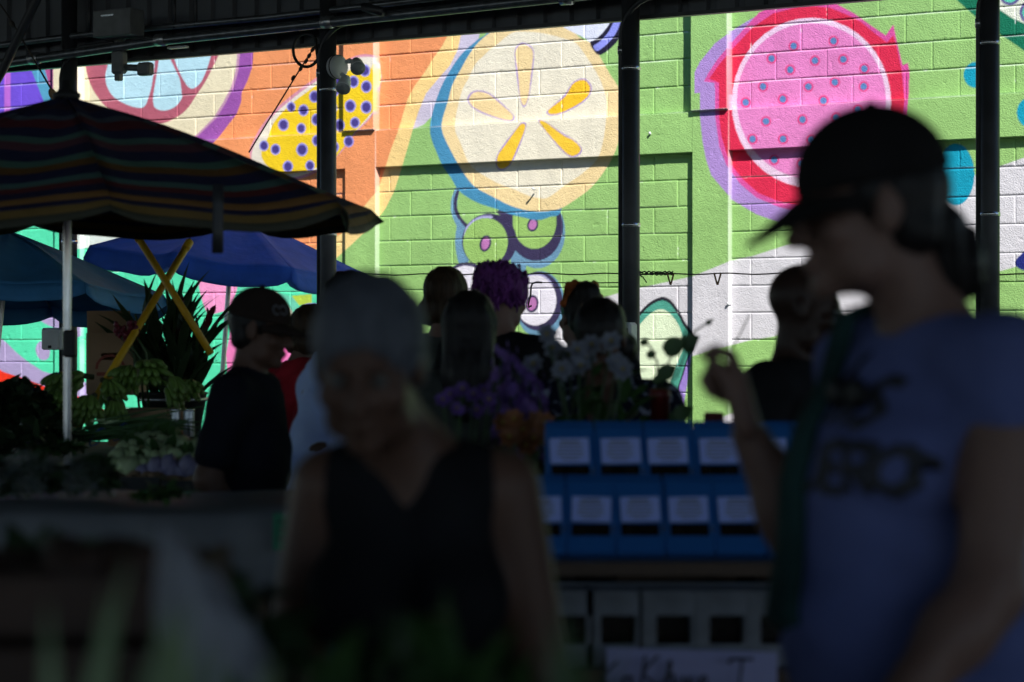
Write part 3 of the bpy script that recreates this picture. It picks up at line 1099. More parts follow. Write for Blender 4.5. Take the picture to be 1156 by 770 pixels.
# cable loop, stay wire with beads, tie rope
ring = []
for k in range(26):
    a = math.radians(20 - 330 * k / 25)
    ring.append(E_px(346 + 15 * math.cos(a), 56.5 - 19 * math.sin(a), -.02))
ring.append(E_px(360, 76, -.03))
o = MB().tube(ring, .011, 8).build('cable_loop', M['black'], None, ring[0])
tag(o, 'black spare cable looped beside the post above the spotted fruit', 'cable')
st = empty('stay_wire', E_px(284, 166, -.05), 'thin dark stay wire with clamps slanting across the orange wall', 'wire')
MB().tube([E_px(357, 50, -.05), E_px(340, 76, -.05), E_px(281, 172, -.05)], .0055, 6).build('strand', M['wire'], st)
for (x, y) in [(353, 56), (349, 63), (345.5, 69), (339.5, 77.5), (331, 88)]:
    MB().ell(E_px(x, y, -.05), (.013, .013, .022), basis(E_px(340, 76, -.05) - E_px(281, 172, -.05)), 8, 6).build('clamp', M['wire'], st)
ro = empty('tie_rope', E_px(62, 106, -.3), 'dark tie rope running down to the striped parasol top', 'rope')
MB().tube([E_px(-14, -14, -.3), E_px(3, 9, -.3), E_px(16, 29, -.3), E_px(58, 101, -.3)], .007, 6).build('strand', M['wire'], ro)
MB().ell(E_px(59.5, 106.5, -.3), (.028, .028, .045), roty(-25), 10, 8).build('toggle', M['card'], ro)
MB().ell(E_px(13.5, 27, -.3), (.02, .02, .03), roty(-30), 8, 6).build('clamp', M['wire'], ro)

# wire line with pegs between the posts
lw = empty('wire_line', E_px(712, 309, 0), 'thin twisted wire strung from post to post across the mural', 'wire')
pts = []
for i, x in enumerate(range(362, 1280, 14)):
    pts.append(E_px(x, 309 + .8 * math.sin(i * 1.3) + .000012 * (x - 900) ** 2 * (1 if x > 712 else .4), .055))
MB().tube(pts, .0042, 6).build('strand', M['wire'], lw)
for (x0, x1) in [(378, 394), (714, 760)]:
    m = MB()
    for j in range(3):
        m.tube([E_px(x0 + (x1 - x0) * k / 10, 308.5 + 2.2 * math.sin(k * 1.7 + j * 2), .055 + .006 * j) for k in range(11)], .0045, 6)
    m.tube([E_px(x0 + 2, 307, .06), E_px(x0 + 12, 313, .07), E_px(x0 + 16, 319, .06)], .004, 6)
    m.build('twist', M['wire'], lw)
for i, (x, lb) in enumerate([(757, 'brown clothes peg hanging on the wire nearer the dark post'), (810, 'brown clothes peg hanging on the wire over the pale sweep')]):
    c = E_px(x, 309, .055)
    pg = empty('clothes_peg', c, lb, 'clothes peg', 'clothes pegs on the wire')
    for sg in (-1, 1):
        MB().box(c + A3 * sg * .012 - Vector((0, 0, .032)), (.009, .010, .075), rotz(-math.degrees(TH)) @ roty(sg * 17), .002).build('jaw', M['wood_pin'], pg, smooth=False)
hk = [E_px(x, y, .05) for (x, y) in [(612, 319), (606, 318.5), (601, 320), (599.5, 324), (599, 333), (596.5, 343), (597, 347), (600, 345)]]
o = MB().tube(hk, .006, 7).build('wire_hook', M['wire'], None, hk[0])
tag(o, 'bent wire hook hanging before a white painted berry', 'hook')
o = MB().tube([E_px(586, 320, .05), E_px(612, 319, .05), E_px(660, 319.5, .05), E_px(708, 319, .05)], .0035, 6).build('hook_wire', M['wire'], None, E_px(612, 319, .05))
tag(o, 'short dark wire holding the bent hook beside the post', 'wire')
# ------------------------------------------------------------------ parasols
def fabric(name, stripes=None, col=None, trans=.12):
    m = bpy.data.materials.new(name)
    m.use_nodes = True
    n = m.node_tree
    b = n.nodes['Principled BSDF']
    at = n.nodes.new('ShaderNodeAttribute')
    at.attribute_name = 'ring'
    rp = n.nodes.new('ShaderNodeValToRGB')
    rp.color_ramp.interpolation = 'CONSTANT' if stripes else 'LINEAR'
    el = rp.color_ramp.elements
    if stripes:
        el[0].position = 0
        el[0].color = stripes[0][1] + (1,)
        el[1].position = stripes[1][0]
        el[1].color = stripes[1][1] + (1,)
        for p, c in stripes[2:]:
            e = el.new(p)
            e.color = c + (1,)
    else:
        el[0].color = tuple(v * .93 for v in col) + (1,)
        el[1].color = tuple(v * 1.05 for v in col) + (1,)
    tc = n.nodes.new('ShaderNodeTexCoord')
    nz = n.nodes.new('ShaderNodeTexNoise')
    nz.inputs['Scale'].default_value = 7
    n.links.new(tc.outputs['Object'], nz.inputs['Vector'])
    mx = n.nodes.new('ShaderNodeMix')
    mx.data_type = 'RGBA'
    mx.blend_type = 'MULTIPLY'
    mx.inputs['Factor'].default_value = .35
    n.links.new(at.outputs['Fac'], rp.inputs['Fac'])
    n.links.new(rp.outputs['Color'], mx.inputs['A'])
    n.links.new(nz.outputs['Fac'], mx.inputs['B'])
    n.links.new(mx.outputs['Result'], b.inputs['Base Color'])
    b.inputs['Roughness'].default_value = .7
    wv = n.nodes.new('ShaderNodeTexNoise')
    wv.inputs['Scale'].default_value = 18
    n.links.new(tc.outputs['Object'], wv.inputs['Vector'])
    bp = n.nodes.new('ShaderNodeBump')
    bp.inputs['Strength'].default_value = .35
    bp.inputs['Distance'].default_value = .02
    n.links.new(wv.outputs['Fac'], bp.inputs['Height'])
    n.links.new(bp.outputs['Normal'], b.inputs['Normal'])
    tr = n.nodes.new('ShaderNodeBsdfTranslucent')
    n.links.new(mx.outputs['Result'], tr.inputs['Color'])
    ms = n.nodes.new('ShaderNodeMixShader')
    ms.inputs['Fac'].default_value = trans
    n.links.new(b.outputs['BSDF'], ms.inputs[1])
    n.links.new(tr.outputs['BSDF'], ms.inputs[2])
    n.links.new(ms.outputs['Shader'], n.nodes['Material Output'].inputs['Surface'])
    return m


def parasol(name, label, cen, rad, rise, val, fab, phase, pole_m, pole_r, nrib=8, tilt=(0, 0), pole_to=None, group='market parasols', valm=None, notch=.35):
    """cen: centre of the rim plane"""
    cen = Vector(cen)
    foot = Vector(pole_to) if pole_to else Vector((cen.x, cen.y, 0))
    root = empty(name, (foot.x, foot.y, 0), label, 'parasol', group)
    T = Matrix.Rotation(tilt[0], 3, 'X') @ Matrix.Rotation(tilt[1], 3, 'Y')
    NA, NR = 10, 16
    v, f, at = [], [], []
    vv, vf, va = [], [], []
    for k in range(nrib):
        a0 = phase + 2 * math.pi * k / nrib
        a1 = phase + 2 * math.pi * (k + 1) / nrib
        b = len(v)
        for i in range(NR + 1):
            t = .02 + .98 * i / NR
            for j in range(NA + 1):
                w = j / NA
                c0 = Vector((math.cos(a0), math.sin(a0), 0))
                c1 = Vector((math.cos(a1), math.sin(a1), 0))
                q = (c0 * (1 - w) + c1 * w) * rad * t
                sag = 4 * w * (1 - w)
                z = rise * (1 - t) ** 1.0 * (1 + .10 * math.sin(math.pi * t)) - .045 * rad * sag * t * (1 - .3 * t)
                q *= 1 - .025 * sag * t
                q.z = z + .006 * math.sin(9 * w + 3 * k + 5 * t)
                v.append(cen + T @ q)
                at.append(t / 1.12)
        for i in range(NR):
            for j in range(NA):
                o = b + i * (NA + 1) + j
                f.append((o, o + NA + 1, o + NA + 2, o + 1))
        # valance of this panel
        b = len(vv)
        for i in range(4):
            for j in range(NA + 1):
                w = j / NA
                c0 = Vector((math.cos(a0), math.sin(a0), 0))
                c1 = Vector((math.cos(a1), math.sin(a1), 0))
                sag = 4 * w * (1 - w)
                q = (c0 * (1 - w) + c1 * w) * rad * (1 - .025 * sag) * (1 + .012 * i)
                e = min(w, 1 - w) / .16
                drop = val * (1 - notch * max(0, 1 - e) ** 1.5)
                q.z = -.045 * rad * sag * .7 - drop * i / 3 + .006 * math.sin(9 * w + 3 * k + 5)
                q += q.normalized() * .012 * math.sin(w * 11 + k) * i / 3
                vv.append(cen + T @ q)
                va.append(1 / 1.12 + (.12 / 1.12) * i / 3)
        for i in range(3):
            for j in range(NA):
                o = b + i * (NA + 1) + j
                vf.append((o, o + NA + 1, o + NA + 2, o + 1))

    def put(nm, vs, fs, att, mm):
        o = link_mesh(nm, vs, fs, mm, root)
        a = o.data.attributes.new('ring', 'FLOAT', 'POINT')
        a.data.foreach_set('value', np.array(att, dtype=np.float32))
        solid(o, .0025, 0)
        return o
    put('canopy', v, f, at, fab)
    put('valance', vv, vf, va, valm or fab)
    top = cen + T @ Vector((0, 0, rise))
    MB().tube([foot, cen + (foot - cen) * .4, cen, top - T @ Vector((0, 0, .03))], pole_r, 14).build('pole', pole_m, root)
    MB().lathe([(.03, -.02), (.05, 0), (.05, .012), (.018, .03), (.014, .06), (.0, .065)], top, T).build('finial', M['black'], root)
    hub = cen + T @ Vector((0, 0, rise * .25))
    MB().lathe([(.03, -.03), (.034, 0), (.03, .03)], hub, T).build('hub', M['black'], root)
    for k in range(nrib):
        a = phase + 2 * math.pi * k / nrib
        d = Vector((math.cos(a), math.sin(a), 0))
        p0 = top - T @ Vector((0, 0, .05))
        p1 = cen + T @ (d * rad * .99 + Vector((0, 0, -.012)))
        rb = MB().tube([p0, p0.lerp(p1, .5) + Vector((0, 0, .012)), p1], .005, 6).build('rib', M['galv'], root)
        MB().tube([hub, p0.lerp(p1, .5)], .005, 6).build('stretcher', M['galv'], rb)
    return root


DKB = (.022, .022, .075)
st = [(0, DKB), (.10, (.05, .02, .04)), (.16, DKB), (.22, (.10, .12, .16)), (.26, (.14, .02, .03)), (.33, DKB), (.40, (.10, .20, .17)), (.445, (.15, .05, .07)), (.50, DKB),
      (.57, (.10, .21, .16)), (.61, (.20, .09, .02)), (.66, DKB), (.72, (.10, .20, .18)), (.76, (.17, .03, .03)), (.80, DKB), (.845, (.26, .12, .03)), (.893, DKB), (.915, (.22, .13, .03)), (.955, (.05, .05, .03))]
M['striped'] = fabric('striped parasol cloth', st, trans=.03)
M['blue'] = fabric('blue parasol cloth', col=(.05, .18, .80), trans=.25)
M['teal'] = fabric('faded teal parasol cloth', col=(.07, .31, .66), trans=.2)
u1 = Vector(((76 - 578) * 8 / F, 8.0, CAM + .49))
sp = parasol('parasol', 'multicoloured striped market parasol with scalloped edge on a bright steel pole', u1, 1.13, .39, .07, M['striped'], math.radians(-72), M['chrome'], .0145, tilt=(math.radians(1.8), 0))
m = MB()
m.box(P(79, 388, 8.0), (.045, .045, .10), None, .008)
m.build('pole_collar', M['black'], sp, smooth=False)
m = MB().grid([[P(240 + j * 4.2 - .4 * i * .4, y, 7.08 - .01 * i) for j in range(4)] for i, y in enumerate((208, 230, 255, 286))])
o = m.build('closing_strap', M['steel_dark'], sp)
solid(o, .004)
u2 = P(254, 298, 16.4)
bl = parasol('parasol', 'bright blue market parasol standing behind the striped parasol', u2 + Vector((.04, 0, .02)), 1.09, .36, .14, M['blue'], math.radians(-60), M['galv'], .018, tilt=(math.radians(1), math.radians(6.5)), pole_to=(P(238, 300, 16.4).x, 16.4, 0))
u3 = P(4, 325, 13.2)
tl = parasol('parasol', 'faded teal market parasol tilted over the cardboard boxes', u3 + Vector((0, 0, -.02)), .97, .36, .10, M['teal'], math.radians(-50), M['galv'], .016, tilt=(math.radians(-4.5), math.radians(2)), pole_to=(P(4, 325, 13.2).x - .16, 13.1, 0))

# yellow poles
for i, (a, b, d0, d1, lb) in enumerate([((152, 262), (238, 399), 9.9, 9.7, 'yellow pole leaning right and crossing in front of the other pole'),
                                        ((214, 273), (88, 482), 10.1, 9.3, 'yellow pole leaning left with its foot among the bananas')]):
    p0, p1 = P(*a, d0), P(*b, d1)
    yp = empty('yellow_pole', (p1.x, p1.y, p1.z), lb, 'pole', 'crossed yellow poles')
    MB().tube([p0, p0.lerp(p1, .5), p1], .0165, 14).build('shaft', M['yellow_wood'], yp)
    d = (p0 - p1).normalized()
    MB().lathe([(.018, -.05), (.0195, -.045), (.0195, 0), (.012, .008)], p0, basis(d), 14).build('end_cap', M['yellow_wood'], yp)
MB().tube([P(213, 275, 10.1), P(216, 262, 10.1), P(221, 245, 10.1)], .003, 6).build('cord', M['wire'], yp)

# ------------------------------------------------------------------ stall tables
def stall(name, x0, x1, y0, y1, z, label, drop=.0, cloth=None, group='market stall tables'):
    root = empty(name, ((x0 + x1) / 2, (y0 + y1) / 2, 0), label, 'table', group)
    MB().box(((x0 + x1) / 2, (y0 + y1) / 2, z - .02), (x1 - x0, y1 - y0, .035), None, .004).build('table_top', M['wood'], root, smooth=False)
    for x in (x0 + .06, x1 - .06):
        for y in (y0 + .06, y1 - .06):
            MB().box((x, y, (z - .04) / 2), (.05, .05, z - .04), None, .004).build('leg', M['wood'], root, smooth=False)
    if drop > 0:
        # one draped sheet: top, then falling folds at the front and sides
        n = 60
        rows = []
        for (yy, zz2, wv) in [(y1, z + .004, 0), ((y0 + y1) / 2, z + .006, 0), (y0 + .01, z + .006, 0), (y0 - .012, z - .008, .1), (y0 - .02, z - drop * .4, .6), (y0 - .02, z - drop * .75, 1), (y0 - .02, z - drop, 1)]:
            r = []
            for i in range(n + 1):
                x = x0 - .015 + (x1 - x0 + .03) * i / n
                r.append((x, yy - wv * .02 * (math.sin(x * 23) + .6 * math.sin(x * 51 + 1)), zz2 + (.004 * math.sin(x * 9) if wv == 0 else .01 * wv * math.sin(x * 13))))
            rows.append(r)
        o = MB().grid(rows).build('cover', cloth or M['cloth_white'], root)
        solid(o, .003, 0)
    return root


stall('stall_table', -2.75, -1.28, 7.45, 10.3, .985, 'long timber produce table under the striped parasol')
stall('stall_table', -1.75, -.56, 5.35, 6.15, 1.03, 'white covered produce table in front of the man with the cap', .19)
stall('stall_table', -.30, .46, 5.62, 6.18, .72, 'low timber table crowded with cut flowers')
stall('stall_table', -.95, .42, .95, 2.55, .93, 'dark timber table at the front holding leafy greens')
stall('stall_table', -1.12, -.82, 10.8, 11.3, 1.10, 'small far table carrying cherries')

# ------------------------------------------------------------------ produce
M['banana'] = mat('green banana skin', (.15, .25, .05), .45, var=.3, scale=9)
M['bantip'] = mat('banana stalk', (.05, .06, .02), .7)
M['scal'] = mat('scallion green', (.055, .13, .04), .45, var=.3, scale=14)
M['bulb'] = mat('pale bulb', (.52, .62, .34), .4, var=.2, scale=30)
M['leafd'] = mat('dark leaf', (.025, .05, .018), .5, var=.4, scale=8, trans=.15)
M['leafm'] = mat('mid leaf', (.05, .11, .03), .5, var=.4, scale=8, trans=.2)
M['leafp'] = mat('pale leek leaf', (.22, .30, .15), .45, var=.25, scale=8, trans=.2)
M['lav'] = mat('lavender bulb skin', (.30, .27, .42), .55, var=.25, scale=22)
M['redg'] = mat('red ginger bract', (.16, .012, .03), .5, var=.4, scale=30)
M['stemm'] = mat('green stalk', (.035, .07, .02), .5)
M['film'] = mat('thin plastic film', (.42, .44, .47), .2, var=.1, scale=6, bump=.5, bscale=14, trans=.35)
M['paperw'] = mat('white wrapping paper', (.32, .32, .36), .6, var=.06, scale=5, bump=.2, bscale=9, trans=.25)

rg = random.Random(4)


def banana_hand(loc, M3, sc, label):
    root = empty('banana_bunch', loc, label, 'bananas', 'green banana bunches on the stall')
    for tier in range(3):
        for k in range(5):
            a = (k - 2 + .5 * (tier % 2)) * .30 + rg.uniform(-.06, .06)
            pts, rs = [], []
            ln = .125 * rg.uniform(.9, 1.1)
            for i in range(9):
                t = i / 8
                r = .015 + ln * t
                zz2 = -.01 - .055 * t * t * (1.2 - .3 * tier) + .030 * tier + .012 * math.sin(k * 3)
                pts.append(Vector(loc) + M3 @ (Vector((math.sin(a) * r, -math.cos(a) * r, zz2 + .03)) * sc))
                rs.append(sc * (.006 + .0125 * (min(1, t / .25) if t < .75 else max(.12, 1 - ((t - .75) / .25) ** 2 * .85))))
            MB().tube(pts, rs, 8).build('banana', M['banana'], root)
    MB().tube([Vector(loc) + M3 @ (Vector((0, .05, .06)) * sc), Vector(loc) + M3 @ (Vector((0, -.02, .07)) * sc)], .016 * sc, 8).build('stalk', M['bantip'], root)
    return root


# (pixel, distance, spin, tilt, size, label)
BN = [(118, 452, 9.25, 40, 20, .9, 'green banana bunch against the bottom of the yellow pole'),
      (150, 440, 9.35, -20, 5, .95, 'green banana bunch on the box just right of the leaning yellow pole'),
      (166, 437, 9.3, 25, -10, 1.0, 'topmost green banana bunch on the brown box with a hand hole'),
      (184, 449, 9.25, 70, 25, .95, 'green banana bunch drooping right over the brown box'),
      (213, 452, 9.35, 10, 0, .75, 'small green banana bunch beside the steel tins'),
      (76, 447, 9.2, -35, 10, .95, 'green banana bunch left of the bright parasol pole'),
      (66, 466, 9.0, 20, 5, .9, 'low green banana bunch beside the dark leafy heap'),
      (105, 470, 8.95, -10, 20, .9, 'green banana bunch lying just above the long scallions'),
      (124, 472, 9.05, 30, 30, .8, 'green banana bunch propped on the left side of the brown box'),
      (96, 446, 9.4, -60, 0, .9, 'green banana bunch behind the bright parasol pole')]
for (x, y, d, sp_, ti, s, lb) in BN:
    banana_hand(P(x, y - 8, d), rotz(sp_) @ rotx(ti), s * .84, lb)

# cardboard boxes
def carton(x0, y0, x1, y1, d, dep, label, rot=0, hole=True, flaps=False, prints=False, group=None):
    a, b = P(x0, y1, d), P(x1, y0, d)
    w, h = b.x - a.x, b.z - a.z
    c = Vector(((a.x + b.x) / 2, d + dep / 2, a.z))
    Rz = rotz(rot)
    root = empty('cardboard_box', c, label, 'box', group)
    t = .006

    def wallp(nm, cc, size, M3=None):
        MB().box(c + Rz @ Vector(cc), size, Rz @ M3 if M3 else Rz, .001).build(nm, M['card'], root, smooth=False)
    wallp('base', (0, 0, t / 2 + .001), (w - .014, dep - .014, t))
    if hole:
        zc, hw, hh = h * .62, .04, .016
        m = MB()
        y = -dep / 2
        for (cx, cz, sx, sz) in [(0, (zc - hh) / 2, w, zc - hh), (0, (zc + hh + h) / 2, w, h - zc - hh), (-(w / 2 + hw) / 2, zc, w / 2 - hw, 2 * hh), ((w / 2 + hw) / 2, zc, w / 2 - hw, 2 * hh)]:
            m.box(c + Rz @ Vector((cx, y, cz)), (sx, t, sz), Rz)
        m.build('side_panel', M['card'], root, smooth=False)
    else:
        wallp('side_panel', (0, -dep / 2, h / 2), (w, t, h))
    wallp('side_panel', (0, dep / 2, h / 2), (w, t, h))
    wallp('end_panel', (-w / 2 + t / 2, 0, h / 2), (t, dep - t * 1.02, h - .002))
    wallp('end_panel', (w / 2 - t / 2, 0, h / 2), (t, dep - t * 1.02, h - .002))
    if flaps:
        wallp('flap', (0, dep / 2 - .03, h + .05), (w * .97, .004, .11), rotx(-18))
    if prints:
        m = MB()
        for i in range(9):
            a0 = math.pi * i / 8
            a1 = math.pi * (i + 1) / 8
            if i < 8:
                for r0 in (.055,):
                    m.add([c + Rz @ Vector((r * math.cos(q), -dep / 2 - .005, h * .42 + r * math.sin(q))) for (r, q) in ((r0, a0), (r0 + .012, a0), (r0 + .012, a1), (r0, a1))], [(0, 1, 2, 3)])
        m.box(c + Rz @ Vector((0, -dep / 2 - .0045, h * .34)), (.12, .002, .016), Rz)
        m.build('printing', M['print_red'], root, smooth=False)
    return root


carton(92, 376, 143, 446, 9.9, .26, 'tall brown cardboard box with open flap and faint printed arch', 12, True, True, True)
carton(124, 378, 156, 446, 10.2, .20, 'narrow brown cardboard box standing behind the tall printed one', -8, True)
carton(126, 463, 193, 504, 9.1, .34, 'wide brown cardboard box with a hand hole holding bananas', -6, True)
carton(330, 457, 356, 520, 10.7, .30, 'brown cardboard box under the far cherries', 0, False)
for k in range(2):
    x0, x1, lb = [(192, 204, 'shiny steel tin just right of the brown banana box'), (207, 220, 'duller steel tin right behind the man with the cap')][k]
    a = P((x0 + x1) / 2, 505, 8.9)
    w = (x1 - x0) / 2 * 8.9 / F
    tn = empty('steel_tin', a, lb, 'tin', 'steel tins')
    h = 43 * 8.9 / F
    MB().lathe([(w * .94, 0), (w, .004), (w, h - .006), (w * .95, h)], a, None, 20).build('body', M['galv'], tn)
    MB().lathe([(w * 1.02, h - .008), (w * 1.03, h - .003), (w * 1.0, h + .001), (w * .9, h + .002)], a, None, 20).build('lid', M['band'], tn)

# red ginger and long leaves in buckets
bk = empty('flower_bucket', P(196, 470, 10.0), 'dark bucket holding tall red ginger stalks', 'bucket')
MB().lathe([(.11, 0), (.15, .22), (.16, .225), (.15, .23), (.14, .225), (.1, .02)], P(196, 500, 10.0)).build('pail', M['black'], bk)
MB().lathe([(.152, .19), (.158, .19), (.158, .205), (.152, .205)], P(196, 500, 10.0)).build('hoop', M['galv'], bk)
GI = ['red ginger stalk in the bucket with long dark leaves']
for k in range(26):
    a = rg.uniform(-1, 1)
    top = P(190 + a * 48, 345 + abs(a) * 22 + rg.uniform(-14, 30), 10.0 + rg.uniform(-.12, .14))
    b0 = P(196 + a * 15, 486, 10.0 + rg.uniform(-.08, .08))
    g_ = empty('ginger_stalk', b0, GI[0], 'flower', 'red ginger stalks in the bucket')
    mid = b0.lerp(top, .55) + Vector((-.02 * a, 0, .02))
    MB().tube([b0, mid, top], [.008, .007, .005], 6).build('stem', M['stemm'], g_)
    m = MB()
    d = (top - mid).normalized()
    for j in range(5):
        t = .25 + .15 * j
        p = b0.lerp(mid, min(1, t * 1.3)) if t < .6 else mid.lerp(top, (t - .6) * 2)
        sd = Vector((rg.uniform(-1, 1), rg.uniform(-.7, .5), .0))
        m.leaf(p, d * 1.0 + sd * .55, rg.uniform(.20, .34), .022, -sd, rg.uniform(.1, .7), .2, 6)
    m.build('leaves', M['leafd'], g_)
    if k % 2 == 0:
        m = MB()
        for j in range(12):
            an = j * 2.4
            sd = Vector((math.cos(an), math.sin(an), 0))
            p = top - d * (.09 - .008 * j)
            m.leaf(p, d * .9 + sd * .6, .05, .014, -sd, -.3, .2, 4)
        m.build('flower_head', M['redg'], g_)

# crossing dark red heliconia heads left of the bucket
for k, (x, y) in enumerate([(134, 376), (142, 382), (150, 372)]):
    b0 = P(158 + k * 5, 470, 9.75)
    top = P(x, y, 9.7)
    g_ = empty('drooping_flower', b0, 'dark red flower spike leaning over the cardboard boxes', 'flower', 'dark red flower spikes')
    MB().tube([b0, b0.lerp(top, .6) + Vector((.03, 0, .05)), top], .006, 6).build('stem', M['stemm'], g_)
    m = MB()
    for j in range(22):
        m.ell(top + Vector((rg.gauss(0, .010), rg.gauss(0, .009), rg.gauss(.01, .016))), (.010, .010, .012), None, 6, 4)
    m.build('flower_head', M['redg'], g_)

M['cherry_band'] = mat('blue rubber band', (.03, .07, .3), .5)
# scallions, one bundle a thing
for k, (x, y, lb) in enumerate([(92, 492, 'long scallion bundle lying nearest the bright pole'), (118, 486, 'long scallion bundle lying in the middle of the heap'), (140, 482, 'long scallion bundle reaching towards the brown box')]):
    c = P(x, y + 8, 8.35 + .1 * k)
    sb = empty('scallion_bundle', c, lb, 'scallions', 'scallion bundles')
    mg_, mw = MB(), MB()
    for j in range(34):
        oy, oz = rg.gauss(0, .03), abs(rg.gauss(0, .022))
        p = c + Vector((-.06 + rg.uniform(-.02, .02), oy, oz))
        ln = rg.uniform(.24, .36)
        dr = Vector((1, rg.uniform(-.12, .12), rg.uniform(.02, .16)))
        mw.tube([p, p + dr * .05], [.005, .0042], 5)
        mg_.tube([p + dr * .05, p + dr * ln * .6 + Vector((0, 0, .01)), p + dr * ln + Vector((0, 0, rg.uniform(-.04, .02)))], [.0042, .004, .0015], 5)
    nv, nf = len(mg_.v), len(mg_.f)
    link_mesh('scallions', mg_.v + mw.v, mg_.f + [tuple(i + nv for i in f) for f in mw.f], None, sb, mats=[M['scal'], M['bulb']], fmat=[0] * nf + [1] * len(mw.f))
    MB().tube([c + Vector((.06 + .028 * math.cos(a_ * .7), .05 * math.sin(a_ * .7), .022 + .035 * math.cos(a_ * .7 + .5))) for a_ in range(10)], .003, 5).build('tie_band', M['cherry_band'], sb)

# bulbous pale greens: one of them, copied over the heap
def pale_bulb():
    c = Vector((0, 0, 0))
    r = empty('pale_green_bulb', c, 'pale green bulb with its leaf tops cut, in the heap before the scallions', 'vegetable', 'pale green bulbs heaped before the scallions')
    m = MB()
    MX = rotx(-72)
    m.lathe([(.006, -.05), (.022, -.042), (.031, -.02), (.028, .01), (.018, .04), (.014, .055)], c, MX, 12)
    m.build('bulb', M['bulb'], r)
    m = MB()
    for j in range(5):
        a = j * 1.26
        sd = MX @ Vector((math.cos(a), math.sin(a), 0))
        m.leaf(c + MX @ Vector((math.cos(a) * .008, math.sin(a) * .008, .045)), MX @ Vector((0, 0, 1)) + sd * .3, .07, .014, sd, .3, .2, 4)
    m.build('leaf_tops', M['leafm'], r)
    return r


pb = None
sp_list = []
for rw, (n, y, xa, xb) in enumerate([(9, 524, 128, 212), (8, 514, 132, 210), (8, 505, 138, 214), (6, 498, 150, 206)]):
    for i in range(n):
        sp_list.append((xa + (xb - xa) * i / (n - 1) + rg.uniform(-2, 2), y + rg.uniform(-2, 2), 7.75 + rw * .09 + rg.uniform(-.03, .03)))
for i, (x, y, d) in enumerate(sp_list):
    if pb is None:
        pb = pale_bulb()
        o = pb
    else:
        o = copy_tree(pb)
    o.location = P(x, y, d)
    o.rotation_euler = (rg.uniform(-.4, .4), rg.uniform(-.5, .5), rg.uniform(-.5, .5))
    o.scale = (rg.uniform(.85, 1.15),) * 3

for i, (x, y, rx, rz, lb) in enumerate([(163, 536, 13, 13, 'lavender bulb at the left end of the row before the pale greens'), (178, 529, 14, 15, 'lavender bulb second from the left before the pale greens'), (192, 527, 14, 16, 'tall middle lavender bulb before the pale greens'),
                                        (204, 535, 12, 12, 'low lavender bulb right of the tall middle one'), (213, 528, 14, 17, 'large lavender bulb half behind the man with the cap'), (186, 540, 12, 10, 'lavender bulb lowest in front of the row')]):
    d = 7.55
    c = P(x, y, d)
    lv = empty('lavender_bulb', c, lb, 'vegetable', 'lavender bulbs')
    m = MB()
    for j in range(7):
        a = j * .9
        m.ell(c + Vector((math.cos(a) * rx * .45, math.sin(a) * rx * .45, (j % 3) * rz * .25)) * 1 - Vector((0, 0, 0)) if False else c + Vector((math.cos(a) * .016, math.sin(a) * .016, (j % 3 - 1) * .010)), (rx * d / F * .62, rx * d / F * .62, rz * d / F * .68), None, 12, 8, .05, rg)
    m.build('cloves', M['lav'], lv)
    MB().tube([c + Vector((0, 0, rz * d / F * .6)), c + Vector((.006, 0, rz * d / F * .98))], [.010, .004], 7).build('neck', M['paperw'], lv)

# dark trays in front of the bulbs
for (x0, x1, y0, y1, d, lb) in [(140, 184, 537, 552, 7.2, 'black produce tray below the lavender bulbs'), (186, 226, 541, 553, 7.2, 'small tray of brown roots beside the black tray')]:
    a, b = P(x0, y1, d), P(x1, y0, d)
    c = (a + b) / 2
    tr = empty('produce_tray', (c.x, c.y, a.z), lb, 'tray')
    w, h = b.x - a.x, b.z - a.z
    m = MB()
    m.box((c.x, c.y - .07, c.z), (w, .006, h)).box((c.x, c.y + .07, c.z), (w, .006, h)).box((a.x + .003, c.y, c.z), (.006, .134, h)).box((b.x - .003, c.y, c.z), (.006, .134, h)).box((c.x, c.y, a.z + .004), (w - .014, .13, .006))
    m.build('shell', M['black'], tr, smooth=False)
    m = MB()
    for j in range(12):
        m.ell((a.x + w * rg.uniform(.1, .9), c.y + rg.uniform(-.05, .05), c.z + h * rg.uniform(.1, .5)), (.022, .018, .016), rotz(rg.uniform(0, 180)), 8, 6, .08, rg)
    m.build('roots', M['card'], tr)


def clear_film(m, keep):
    n = m.node_tree
    out = n.nodes['Material Output']
    src = out.inputs['Surface'].links[0].from_socket
    tr = n.nodes.new('ShaderNodeBsdfTransparent')
    mx = n.nodes.new('ShaderNodeMixShader')
    mx.inputs['Fac'].default_value = keep
    n.links.new(tr.outputs['BSDF'], mx.inputs[1])
    n.links.new(src, mx.inputs[2])
    n.links.new(mx.outputs['Shader'], out.inputs['Surface'])


clear_film(M['film'], .16)


def leaf_heap(name, c, rx, ry, rz, n, L, w, m_, label, cat, group=None, seed_=1, up=.5, stemname='stalks'):
    r = random.Random(seed_)
    root = empty(name, c, label, cat, group)
    m, ms_ = MB(), MB()
    for i in range(n):
        u_, v_ = r.uniform(-1, 1), r.uniform(-1, 1)
        q = Vector((u_ * rx, v_ * ry, r.uniform(0, 1) * rz * max(.15, 1 - (u_ * u_ + v_ * v_) * .6)))
        d = Vector((u_ + r.gauss(0, .5), v_ - .3 + r.gauss(0, .5), up + r.uniform(-.3, .6)))
        p = Vector(c) + q
        m.leaf(p, d, L * r.uniform(.6, 1.2), w * r.uniform(.6, 1.3), Vector((r.gauss(0, .4), r.gauss(0, .4), 1)), r.uniform(.2, 1.6), r.uniform(-.3, .6), 5)
        if i % 5 == 0:
            ms_.tube([p - d.normalized() * L * .5, p], [.004, .003], 5)
    m.build('leaves', m_, root)
    ms_.build(stemname, M['stemm'], root)
    return root


